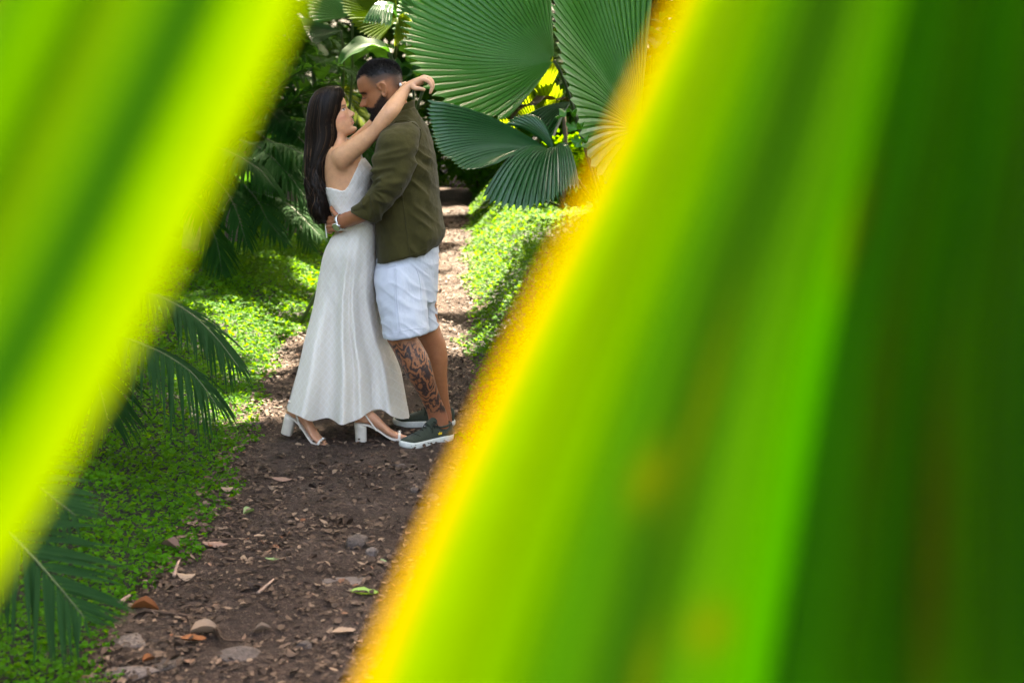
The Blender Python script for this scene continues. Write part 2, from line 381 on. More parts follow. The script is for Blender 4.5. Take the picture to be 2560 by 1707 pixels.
fan_leaf(FP, (1390, 388, 8.35), [(1205, 490, 7.9), (1216, 508, 7.85), (1245, 518, 7.8), (1280, 526, 7.78), (1312, 528, 7.78), (1345, 520, 7.8), (1375, 510, 7.85), (1398, 494, 7.9), (1420, 478, 8.0), (1450, 470, 8.1)], 20, M_fan_blue, pleat=.011, tooth=.05, bow=(0, -.05, .15), rows=16, seed=5)
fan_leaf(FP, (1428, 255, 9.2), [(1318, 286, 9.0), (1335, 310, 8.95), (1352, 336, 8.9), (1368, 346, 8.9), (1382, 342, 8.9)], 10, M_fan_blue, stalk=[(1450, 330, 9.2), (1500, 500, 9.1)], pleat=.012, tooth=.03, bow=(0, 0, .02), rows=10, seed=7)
broad_leaf(FP, un(1425, 255, 9.2), un(1270, 300, 8.9), .05, (0, 0, .06), M_dry, 'old_leaf', seed=3)
for i, (a, b) in enumerate((((1440, 290), (1395, 300)), ((1450, 325), (1425, 332)), ((1462, 360), (1440, 368)))):
    broad_leaf(FP, un(*a, 8.05), un(*b, 8.0), .05, (0, 0, .03), M_fan, 'leaf', seed=i)
# young light-green fans behind it
FY = empty('fan_palm', gpt(.45, 11.4)); tag(FY, 'low young fan palm with yellow-green leaves behind the big fan palm', 'palm')
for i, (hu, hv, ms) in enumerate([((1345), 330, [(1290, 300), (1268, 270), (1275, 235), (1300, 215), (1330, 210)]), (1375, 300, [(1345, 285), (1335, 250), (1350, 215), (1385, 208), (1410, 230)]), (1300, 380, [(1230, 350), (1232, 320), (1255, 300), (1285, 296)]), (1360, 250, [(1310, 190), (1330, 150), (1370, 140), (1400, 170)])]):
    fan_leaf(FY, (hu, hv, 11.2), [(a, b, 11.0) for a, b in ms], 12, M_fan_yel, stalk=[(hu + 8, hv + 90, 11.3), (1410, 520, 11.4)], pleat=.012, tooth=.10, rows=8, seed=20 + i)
# yellow lit fan and dark fans high behind the couple
FU = empty('fan_palm', gpt(-1.35, 12.6)); tag(FU, 'fan palm with sunlit yellow-green leaf above the couple', 'palm')
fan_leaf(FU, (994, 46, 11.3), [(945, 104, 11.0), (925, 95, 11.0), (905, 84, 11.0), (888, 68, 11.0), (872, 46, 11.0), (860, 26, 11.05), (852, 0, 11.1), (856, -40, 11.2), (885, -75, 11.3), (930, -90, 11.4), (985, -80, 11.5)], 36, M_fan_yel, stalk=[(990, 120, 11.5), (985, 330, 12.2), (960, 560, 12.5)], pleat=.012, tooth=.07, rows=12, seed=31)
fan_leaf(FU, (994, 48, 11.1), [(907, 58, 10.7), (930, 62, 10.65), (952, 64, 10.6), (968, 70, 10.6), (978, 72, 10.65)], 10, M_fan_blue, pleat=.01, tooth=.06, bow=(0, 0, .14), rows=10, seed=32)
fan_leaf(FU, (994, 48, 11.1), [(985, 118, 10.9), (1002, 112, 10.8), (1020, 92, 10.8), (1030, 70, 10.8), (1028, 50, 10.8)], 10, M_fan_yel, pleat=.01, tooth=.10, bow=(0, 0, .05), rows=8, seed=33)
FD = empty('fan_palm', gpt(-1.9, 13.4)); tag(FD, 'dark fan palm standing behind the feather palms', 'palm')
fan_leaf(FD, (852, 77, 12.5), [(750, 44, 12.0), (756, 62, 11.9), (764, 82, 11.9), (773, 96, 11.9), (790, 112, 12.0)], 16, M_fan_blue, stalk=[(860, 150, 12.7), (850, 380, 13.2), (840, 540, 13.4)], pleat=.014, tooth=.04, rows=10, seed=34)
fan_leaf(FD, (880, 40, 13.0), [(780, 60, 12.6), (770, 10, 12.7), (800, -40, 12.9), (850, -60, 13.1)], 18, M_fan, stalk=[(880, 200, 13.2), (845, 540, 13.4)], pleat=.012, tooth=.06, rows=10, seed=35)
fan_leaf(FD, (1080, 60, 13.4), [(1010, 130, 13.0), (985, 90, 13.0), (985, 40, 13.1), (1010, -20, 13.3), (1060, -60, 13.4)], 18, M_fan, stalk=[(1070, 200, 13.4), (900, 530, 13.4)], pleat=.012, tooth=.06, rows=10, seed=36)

# ------------------------------------------------------------------ feather palms on the left, fronds arching over each other
def feather_palm(base, label, fr, mat=None, seed=0, group='feather palms left of the path'):
    pl = empty('feather_palm', base); tag(pl, label, 'palm', group)
    mk('stem', *tube([base, base + np.array((.02, 0, .25)), base + np.array((0, .02, .5))], [.09, .08, .05], 10, 8), M_bark, pl)
    for i, (c, L, kw) in enumerate(fr):
        frond(pl, [base + np.array((0, 0, .3))] + px3(c) if kw.pop('rooted', False) else px3(c), L, seed=seed + i, mat=kw.pop('mat', mat), **kw)
    return pl
A = 11.2
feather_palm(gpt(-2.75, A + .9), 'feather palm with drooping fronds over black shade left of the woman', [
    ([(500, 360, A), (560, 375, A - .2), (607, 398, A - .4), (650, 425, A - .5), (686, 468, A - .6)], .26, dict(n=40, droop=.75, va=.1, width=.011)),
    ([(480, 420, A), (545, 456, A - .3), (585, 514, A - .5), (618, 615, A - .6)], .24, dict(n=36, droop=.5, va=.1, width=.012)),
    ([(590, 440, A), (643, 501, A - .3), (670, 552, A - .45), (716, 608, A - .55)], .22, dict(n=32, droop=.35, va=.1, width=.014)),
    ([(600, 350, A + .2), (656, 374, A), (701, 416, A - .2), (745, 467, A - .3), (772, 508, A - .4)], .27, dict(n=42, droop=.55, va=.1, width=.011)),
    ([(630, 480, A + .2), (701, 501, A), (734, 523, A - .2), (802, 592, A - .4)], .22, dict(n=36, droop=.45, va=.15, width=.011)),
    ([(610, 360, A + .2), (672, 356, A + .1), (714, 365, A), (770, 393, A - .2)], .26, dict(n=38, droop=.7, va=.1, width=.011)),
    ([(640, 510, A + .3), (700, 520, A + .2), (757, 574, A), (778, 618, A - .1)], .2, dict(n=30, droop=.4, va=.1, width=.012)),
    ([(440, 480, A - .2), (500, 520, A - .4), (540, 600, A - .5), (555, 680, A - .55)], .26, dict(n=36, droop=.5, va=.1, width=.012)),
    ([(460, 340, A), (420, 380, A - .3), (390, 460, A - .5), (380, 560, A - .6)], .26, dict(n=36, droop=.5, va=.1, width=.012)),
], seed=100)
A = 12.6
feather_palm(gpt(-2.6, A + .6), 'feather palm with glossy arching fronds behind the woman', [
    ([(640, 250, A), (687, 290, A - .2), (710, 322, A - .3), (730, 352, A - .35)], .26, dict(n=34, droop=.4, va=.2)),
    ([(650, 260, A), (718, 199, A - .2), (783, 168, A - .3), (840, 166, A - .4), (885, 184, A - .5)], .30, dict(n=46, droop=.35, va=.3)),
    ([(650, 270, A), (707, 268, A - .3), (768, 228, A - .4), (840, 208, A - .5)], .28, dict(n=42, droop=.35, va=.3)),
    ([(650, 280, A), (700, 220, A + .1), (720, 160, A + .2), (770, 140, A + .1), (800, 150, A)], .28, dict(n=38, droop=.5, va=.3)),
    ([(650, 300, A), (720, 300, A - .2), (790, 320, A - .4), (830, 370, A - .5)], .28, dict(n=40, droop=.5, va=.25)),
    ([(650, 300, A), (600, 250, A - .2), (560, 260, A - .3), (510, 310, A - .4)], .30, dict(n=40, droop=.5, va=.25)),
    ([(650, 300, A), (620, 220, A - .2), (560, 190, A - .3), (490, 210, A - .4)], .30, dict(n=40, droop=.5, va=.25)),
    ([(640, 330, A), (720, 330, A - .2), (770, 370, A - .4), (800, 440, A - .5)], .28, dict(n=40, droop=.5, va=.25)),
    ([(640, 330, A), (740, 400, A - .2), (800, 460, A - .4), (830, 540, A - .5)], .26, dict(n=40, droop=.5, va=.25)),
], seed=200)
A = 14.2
feather_palm(gpt(-2.2, A), 'feather palm with yellow-green frond showing between the two faces', [
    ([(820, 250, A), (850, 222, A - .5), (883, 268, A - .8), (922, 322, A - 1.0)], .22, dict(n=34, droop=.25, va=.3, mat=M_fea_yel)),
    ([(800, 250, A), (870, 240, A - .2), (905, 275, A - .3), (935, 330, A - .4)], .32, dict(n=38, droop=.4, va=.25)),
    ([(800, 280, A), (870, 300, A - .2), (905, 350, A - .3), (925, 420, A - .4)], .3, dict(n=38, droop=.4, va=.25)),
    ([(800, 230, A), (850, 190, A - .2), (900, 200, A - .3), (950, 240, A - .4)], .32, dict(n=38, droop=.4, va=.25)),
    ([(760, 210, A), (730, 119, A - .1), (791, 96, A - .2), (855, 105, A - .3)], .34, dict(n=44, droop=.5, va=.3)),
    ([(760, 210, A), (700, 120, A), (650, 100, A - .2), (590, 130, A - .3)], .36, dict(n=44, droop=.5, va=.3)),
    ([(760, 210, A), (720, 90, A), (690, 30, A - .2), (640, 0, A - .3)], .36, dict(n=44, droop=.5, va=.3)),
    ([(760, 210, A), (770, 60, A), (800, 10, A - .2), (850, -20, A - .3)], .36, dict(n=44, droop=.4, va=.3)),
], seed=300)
# near fronds: every leaflet an object of its own
NP = feather_palm(ung(190, 960, .1), 'feather palm frond pair hanging over the clover at mid left', [
    ([(250, 740, 5.75), (326, 733, 5.75), (384, 738, 5.72), (430, 757, 5.7), (490, 795, 5.65), (545, 850, 5.6), (596, 916, 5.55)], .20, dict(n=34, droop=.55, va=.05, width=.0085, single=True, mat=M_fea_near, amin=22, amax=60, start=.2)),
    ([(230, 850, 5.6), (300, 845, 5.6), (372, 868, 5.55), (430, 897, 5.5), (487, 940, 5.45), (540, 1010, 5.42)], .245, dict(n=30, droop=.75, va=0, width=.0085, single=True, mat=M_fea_near, amin=25, amax=65, start=.15)),
    ([(190, 800, 5.7), (200, 860, 5.6), (240, 940, 5.5), (270, 1050, 5.45)], .24, dict(n=22, droop=.5, va=0, width=.0115, mat=M_fea_near)),
], seed=400)
NQ = feather_palm(ung(-330, 1500, .1), 'feather palm frond spread over the clover at bottom left', [
    ([(-190, 1180, 3.62), (-90, 1230, 3.6), (-10, 1300, 3.58), (81, 1391, 3.55), (155, 1475, 3.52), (212, 1545, 3.5)], .25, dict(n=26, droop=.10, va=-.1, width=.0072, single=True, mat=M_fea_near, amin=30, amax=52, start=.2, up=(.2, -.75, .6))),
    ([(-190, 1080, 3.9), (-60, 1120, 3.9), (60, 1190, 3.9), (190, 1290, 3.85)], .2, dict(n=22, droop=.2, va=0, width=.008, mat=M_fea_near, up=(.2, -.7, .6))),
], seed=420)

# ------------------------------------------------------------------ broad-leaved plants of the background
def shrub(base, label, n, size, mat, seed, spread=1.0, height=1.0, width=.16):
    r_ = np.random.default_rng(seed); pl = empty('broadleaf_plant', base); tag(pl, label, 'plant', 'broad-leaved plants of the background')
    for i in range(n):
        a = r_.uniform(0, 2 * math.pi); h0 = r_.uniform(.15, 1) * height; o = base + np.array((math.cos(a), math.sin(a), 0)) * spread * r_.uniform(.05, .4) + np.array((0, 0, h0))
        L = size * r_.uniform(.7, 1.25); el = r_.uniform(-.35, .7); t = o + L * np.array((math.cos(a) * math.cos(el), math.sin(a) * math.cos(el), math.sin(el) - .25))
        lf = broad_leaf(pl, o, t, width * L / size * r_.uniform(.8, 1.2), (0, 0, .18 * L), mat, seed=seed + i, n=9, wave=.03 * size)
        mk('petiole', *tube([base, base * .4 + o * .6 + np.array((0, 0, .1 * h0)), o], .012, 5, 6), M_stem, lf)
    return pl
shrub(gpt(-2.1, 15.8), 'dark broad-leaved plant behind the woman, left of the path', 22, .8, M_broad, 500, 1.0, 1.9)
shrub(gpt(1.7, 17.6), 'broad-leaved plant right of the far path behind the man', 20, .7, M_broad, 540, .9, 1.7)
shrub(gpt(-1.3, 24.6), 'tall broad-leaved plant closing the path far behind the man', 30, 1.1, M_broad, 580, 1.6, 2.9, .2)
shrub(gpt(2.1, 14.2), 'broad-leaved plant behind the big fan palm', 22, .8, M_broad, 620, 1.1, 2.0, .18)
shrub(gpt(-3.3, 15.5), 'broad-leaved plant behind the drooping feather palm', 22, .9, M_broad, 660, 1.2, 2.4, .2)
shrub(gpt(2.2, 11.5), 'broad-leaved plant hidden mostly by the near yellow leaf', 18, .8, M_broad, 690, 1.0, 1.9)
DL = empty('broadleaf_plant', gpt(-1.5, 9.9)); tag(DL, 'single arching dark leaf right behind the top of the man\'s head', 'plant')
broad_leaf(DL, un(975, 132, 9.6), un(850, 160, 9.3), .07, (0, 0, .075), M_broad, seed=9, n=18, m=7, wave=.010, up=(0, -.55, .8), cup=.5)
mk('petiole', *tube([gpt(-1.5, 9.9), un(1000, 300, 9.8), un(985, 170, 9.7), un(975, 132, 9.6)], .012, 6, 16), M_stem, DL)
BL = empty('broadleaf_plant', gpt(-.9, 10.6)); tag(BL, 'smooth bluish leaves beside the back of the man\'s head', 'plant')
for i, (a, b) in enumerate((((1060, 215), (985, 165)), ((985, 235), (1065, 178)), ((1035, 200), (1010, 110)))):
    lf = broad_leaf(BL, un(*a, 10.3), un(*b, 10.0), .075, (0, 0, .05), M_broad, seed=30 + i, n=12, up=(0, -.6, .8))
    mk('petiole', *tube([gpt(-.9, 10.6), un(1030, 330, 10.4), un(*a, 10.3)], .01, 6, 10), M_stem, lf)

# gaps cut in crowns and foliage to place chosen sun shafts
def ungt(u, v):
    z = 0.0
    for _ in range(12): p = ung(u, v, z); z = .5 * z + .5 * float(hgt(p[0], p[1]) + .05)
    return ung(u, v, z)
S_ = np.array(SUNV); HOLES = []
def hole(p, r): HOLES.append((np.asarray(p, float), r))
for a, b, r in ((1135, 470, .45), (1150, 520, .45), (1118, 640, .3), (1105, 800, .15), (1215, 580, .4), (1262, 566, .4), (1120, 585, .45), (1165, 585, .4), (1300, 555, .6), (1370, 560, .7), (1440, 560, .6), (1250, 620, .28), (1225, 655, .28), (1200, 690, .28), (1170, 735, .3), (1130, 750, .28), (1095, 700, .25), (1110, 650, .22), (600, 812, .14), (645, 835, .12), (560, 850, .08), (700, 885, .10), (640, 925, .08), (720, 825, .10), (1120, 850, .12), (590, 1010, .15)): hole(ungt(a, b), r)
for a, b, y, r in ((915, 40, 11, .30), (950, 95, 11, .12), (1000, 90, 10.8, .2), (1290, 270, 11, .12), (1040, 250, 13, .5), (1060, 215, 13, .4)): hole(un(a, b, y), r)
def sunny(P, pad):
    """leaves that leave the sun shafts free"""
    k = np.ones(len(P), bool)
    for p, r in HOLES:
        d = P - p; t = d @ S_; k &= (np.linalg.norm(d - t[:, None] * S_, axis=1) > r + pad) | (t < 0)
    return k
# ------------------------------------------------------------------ scattered leaves helper (groundcover, far wood, canopy)
def leaf_cloud(P, size, Nn, aspect=.42, cup=.12, seed=0):
    r_ = np.random.default_rng(seed); n = len(P); Nn = Nn / np.linalg.norm(Nn, axis=1, keepdims=True)
    d = np.cross(Nn, r_.normal(0, 1, (n, 3))); d /= np.linalg.norm(d, axis=1, keepdims=True); s = np.cross(Nn, d); L = np.broadcast_to(size, (n,))[:, None]
    w = L * aspect * r_.uniform(.75, 1.2, n)[:, None]; c = P - d * L * .5
    V = np.stack([c, c + d * L * .48 - s * w + Nn * w * cup * 2, c + d * L * .45, c + d * L * .48 + s * w + Nn * w * cup * 2, c + d * L], 1).reshape(-1, 3)
    f = np.array([(0, 3, 2), (0, 2, 1), (2, 3, 4), (1, 2, 4)]); return V, (f[None] + (np.arange(n) * 5)[:, None, None]).reshape(-1, 3)
def litter_cloud(P, size, Nn, seed):
    """curled dead leaves, 4 x 3 grid each"""
    r_ = np.random.default_rng(seed); n = len(P); Nn = Nn / np.linalg.norm(Nn, axis=1, keepdims=True)
    d = np.cross(Nn, r_.normal(0, 1, (n, 3))); d /= np.linalg.norm(d, axis=1, keepdims=True); s = np.cross(Nn, d); t = np.array((0, .3, .7, 1.)); q = np.array((-1., 0, 1.))
    w = np.array((.05, .95, .85, .04))[None] * (size * r_.uniform(.14, .38, n))[:, None]; cu = r_.uniform(-.3, .55, n); be = r_.uniform(-.22, .22, n) * size; tw = r_.normal(0, .3, n)
    V = (P[:, None, None] + d[:, None, None] * ((t - .5)[None] * size[:, None])[:, :, None, None] + s[:, None, None] * (w[:, :, None] * q[None, None])[..., None]
         + Nn[:, None, None] * (w[:, :, None] * (np.abs(q)[None, None] * cu[:, None, None] + q[None, None] * (t - .5)[None, :, None] * tw[:, None, None] * 2) + (be[:, None] * (4 * (t - .5) ** 2)[None])[:, :, None])[..., None])
    f = gridf(4, 3, False); return V.reshape(-1, 3), (f[None] + (np.arange(n) * 12)[:, None, None]).reshape(-1, 4)
def cover(name, label, x0, x1, y0, y1, n, inside, thick, size, mat, seed):
    r_ = np.random.default_rng(seed); y = y0 + (y1 - y0) * r_.random(n) ** 1.5; x = r_.uniform(x0, x1, n); k = inside(x, y, r_); x, y = x[k], y[k]; m = len(x)
    cl = fbm(np.stack([x * 2.1, y * 2.1, 0 * x], -1), 3) * .5 + .5; th = thick(x, y) * (.45 + .75 * cl)
    P = np.stack([x, y, hgt(x, y) + th * r_.random(m) ** .6 + .004], -1)
    Nn = np.stack([r_.normal(0, .5, m), r_.normal(-.15, .5, m), np.ones(m)], -1)
    sz = size * r_.uniform(.6, 1.35, m) * (.72 + .06 * np.clip(y - 3.5, 0, 12))
    o = mk(name, *leaf_cloud(P, sz, Nn, .40, .15, seed), mat, smooth=False, origin=np.zeros(3)); tag(o, label, name.replace('_', ' '), kind='stuff'); return o
def edge_l(x, y, r_): return (xl(y) - x) > .10 * vnoise(np.stack([y * 2.3, 0 * y, 0 * y], -1), 61) + np.abs(r_.normal(0, .07, len(x))) - .05
def edge_r(x, y, r_): return (x - xr(y)) > .10 * vnoise(np.stack([y * 2.3, 0 * y + 4, 0 * y], -1), 62) + np.abs(r_.normal(0, .06, len(x))) - .04
vis_l = lambda x, y: (x > -1.15 - .34 * y)
cover('clover', 'low green clover covering the bank left of the path', -4.6, -.95, 3.3, 17, 195000, lambda x, y, r_: edge_l(x, y, r_) & vis_l(x, y), lambda x, y: .03 + .10 * sstep(0, .6, xl(y) - x), .027, M_clover, 71)
cover('clover', 'dense green clover mound on the right edge of the path', -.6, 3.2, 5.2, 24, 120000, lambda x, y, r_: edge_r(x, y, r_) & (x < .12 * y + .5), lambda x, y: .03 + .20 * sstep(0, .45, x - xr(y)), .028, M_clover, 72)
r_ = np.random.default_rng(73); n = 30000
P = np.stack([r_.uniform(-14, 12, n), r_.uniform(20, 31, n), r_.random(n) ** .8 * 7.5], -1); P[:, 2] += hgt(P[:, 0], P[:, 1])
P = P[((np.abs(P[:, 0] + 1.2) > .9) | (P[:, 1] > 24)) & sunny(P, .2)]
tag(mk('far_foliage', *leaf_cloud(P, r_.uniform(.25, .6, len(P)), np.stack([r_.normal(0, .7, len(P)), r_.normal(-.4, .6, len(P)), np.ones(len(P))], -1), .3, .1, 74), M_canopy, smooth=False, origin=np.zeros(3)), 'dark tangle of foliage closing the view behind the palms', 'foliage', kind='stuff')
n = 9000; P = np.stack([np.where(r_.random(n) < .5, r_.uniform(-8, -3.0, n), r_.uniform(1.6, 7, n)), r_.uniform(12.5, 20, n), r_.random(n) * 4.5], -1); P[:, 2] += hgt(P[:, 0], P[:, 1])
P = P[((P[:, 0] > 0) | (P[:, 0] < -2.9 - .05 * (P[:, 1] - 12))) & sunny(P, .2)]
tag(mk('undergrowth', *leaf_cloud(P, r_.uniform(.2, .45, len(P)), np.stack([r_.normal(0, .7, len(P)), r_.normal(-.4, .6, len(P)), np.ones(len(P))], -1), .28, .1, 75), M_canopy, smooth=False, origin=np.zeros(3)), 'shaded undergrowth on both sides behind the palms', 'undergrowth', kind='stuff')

def bush(base, label, rx, ry, rz, n, size, mat, seed):
    rr = np.random.default_rng(seed); d = rr.normal(0, 1, (n, 3)); d /= np.linalg.norm(d, axis=1, keepdims=True); rad = rr.random(n) ** .4
    rad = rad * (1 + .35 * fbm(d * 2.2 + seed, seed)); P = base + d * rad[:, None] * np.array((rx, ry, rz)) + np.array((0, 0, rz * .8)); k = (P[:, 2] > base[2]) & sunny(P, .03); P = P[k]; d = d[k]
    b = empty('leafy_bush', base); tag(b, label, 'bush', 'leafy bushes beside the far path')
    mk('stem', *tube([base - np.array((0, 0, .05)), base + np.array((.03, 0, rz)), base + np.array((0, .05, rz * 1.4))], [.03, .025, .01], 6, 8), M_bark, b)
    tag(mk('foliage', *leaf_cloud(P, rr.uniform(.6, 1.3, len(P)) * size, d * .6 + np.array((0, -.2, .8)), .34, .12, seed), mat, b, False), kind='stuff')
bush(gpt(.55, 15.6), 'light green bush behind the man\'s shoulder right of the path', .75, .7, .85, 7000, .075, M_clover, 901)
bush(gpt(.75, 19.0), 'rounded bush at the far right edge of the path', .9, .8, 1.1, 6000, .09, M_clover, 903)
bush(gpt(-.55, 23.0), 'dark green bush at the very end of the path', 1.0, .8, 1.2, 6000, .10, M_clover, 905)
bush(gpt(-2.6, 18.0), 'rounded bush at the far left edge of the path', .8, .8, 1.2, 6000, .09, M_broad, 904)

# ------------------------------------------------------------------ shade trees: trunks beside the path, unseen crowns shape its shade, sun through cut gaps
trunks = [(-5.2, 12.5), (5.6, 13.0), (-5.5, 19.5), (6.0, 20.5), (5.2, 28.0), (-4.8, 28.0)]
names = ['shade tree left of the feather palms, its crown over the path', 'shade tree right of the fan palm, its crown over the path', 'shade tree deeper in the wood on the left', 'shade tree deeper in the wood on the right', 'shade tree at the far end of the path on the right', 'shade tree at the far end of the path on the left']
n = 29000; zc = r_.uniform(7.4, 9.6, n); P = np.stack([r_.uniform(-10, 10, n) + zc * S_[0] / S_[2], r_.uniform(3.2, 34, n) + zc * S_[1] / S_[2], zc], -1)
n2 = 5200; zc = r_.uniform(6.6, 9.0, n2); P2 = np.stack([r_.uniform(-8, 8, n2), r_.uniform(3.4, 14, n2), zc], -1)        # unseen leaves added above the couple to cut the sky light
g2 = P2 - zc[:, None] * S_ / S_[2]; P2 = P2[~((g2[:, 1] > -2.2) & (g2[:, 1] < 1.2) & (np.abs(g2[:, 0]) < 1.6))]
P = np.vstack([P, P2]); keep = np.ones(len(P), bool)
keep &= sunny(P, .17); P = P[keep]; own = np.argmin([np.hypot(P[:, 0] - a, (P[:, 1] - b) * .8) for a, b in trunks], 0)
for i, (a, b) in enumerate(trunks):
    base = gpt(a, b, -.1); tr = empty('shade_tree', base); tag(tr, names[i], 'tree', 'shade trees over the path')
    top = np.array((a * .75, b, 8.2))
    mk('trunk', *tube([base, base + np.array((.1, 0, 2)), (base + top) / 2 + np.array((0, .1, .8)), top], [.30, .22, .18, .10], 12, 20), M_bark, tr)
    Q = P[own == i]
    for k in range(5):
        q = Q[(k * 37) % len(Q)]; mk('limb', *tube([base * .45 + top * .55, (top + q) / 2 + np.array((0, 0, .2)), q], [.10, .07, .03], 8, 12), M_bark, tr)
    tag(mk('crown', *leaf_cloud(Q, np.random.default_rng(i).uniform(.34, .62, len(Q)), np.stack([np.random.default_rng(i + 9).normal(0, .35, len(Q)), np.random.default_rng(i + 19).normal(.1, .35, len(Q)), np.ones(len(Q))], -1), .34, .1, 80 + i), M_canopy, tr, False), kind='stuff')

for sx in (-1, 1):
    n = 5000; P = np.stack([sx * r_.uniform(5.5, 10, n), r_.uniform(-7, 11, n), r_.random(n) * 5.5], -1); P[:, 2] += hgt(P[:, 0], P[:, 1])
    tag(mk('hedgerow', *leaf_cloud(P, r_.uniform(.3, .6, n), np.stack([r_.normal(0, .6, n), r_.normal(0, .6, n), np.ones(n)], -1), .32, .1, 79 + sx), M_canopy, smooth=False, origin=np.zeros(3)), 'thicket beside the clearing on the ' + ('left' if sx < 0 else 'right') + ', out of view', 'thicket', kind='stuff')
# ================================================================== the couple
from mathutils.bvhtree import BVHTree
Y0 = 6.55
def W(u, v, dy=0.0): return un(u, v, Y0 + dy)
def sil(keys, n=40, m=28, p=1.0, cap=True):
    """loft from pairs of outline points (uL,vL,uR,vR,depth,half depth)"""
    K = []
    for uL, vL, uR, vR, dy, rd in keys:
        a, b = W(uL, vL, dy), W(uR, vR, dy); K.append(np.r_[(a + b) / 2, (b - a) / 2, rd])
    K = cr(K, n); th = np.arange(m) * 2 * math.pi / m
    c = np.sign(np.cos(th)) * np.abs(np.cos(th)) ** p; s = np.sign(np.sin(th)) * np.abs(np.sin(th)) ** p
    V = K[:, None, :3] + K[:, None, 3:6] * c[None, :, None]
    V = V + K[:, None, 6:7] * s[None, :, None] * np.array((0, 1., 0))
    return capped(V, n, m) if cap else V
def tubeW(pts, seg=18, n=10):
    return tube([W(a, b, c) for a, b, c, r in pts], [r for *_, r in pts], n, seg)
def blob(c, r, n=16, m=20):
    th = np.linspace(.05, math.pi - .05, n)[:, None]; ph = np.arange(m)[None] * 2 * math.pi / m
    V = np.stack([np.sin(th) * np.cos(ph) * r[0], np.sin(th) * np.sin(ph) * r[1], np.cos(th) * r[2] + 0 * ph], -1) + np.asarray(c)
    return capped(V[::-1], n, m)
def bvh_of(V, Fc): return BVHTree.FromPolygons([tuple(v) for v in V], [tuple(int(i) for i in f) for f in Fc])
def snap(tree, u, v, lift=.002):
    o = Vector((0, 0, CAM_H)); d = (Vector(un(u, v, 5.0)) - o).normalized()
    h = tree.ray_cast(o, d)
    return None if h[0] is None else np.array(h[0] - d * lift)
def cint(zs, vs, z):
    zs = np.asarray(zs, float); vs = np.asarray(vs, float); m = np.gradient(vs, zs)
    j = np.clip(np.searchsorted(zs, z, 'right') - 1, 0, len(zs) - 2); h = zs[j + 1] - zs[j]; t = np.clip((z - zs[j]) / h, 0, 1)
    return (2*t**3-3*t**2+1)*vs[j] + (t**3-2*t**2+t)*h*m[j] + (-2*t**3+3*t**2)*vs[j+1] + (t**3-t**2)*h*m[j+1]
def g(x, c, s): return np.exp(-((x - c) / s) ** 2)

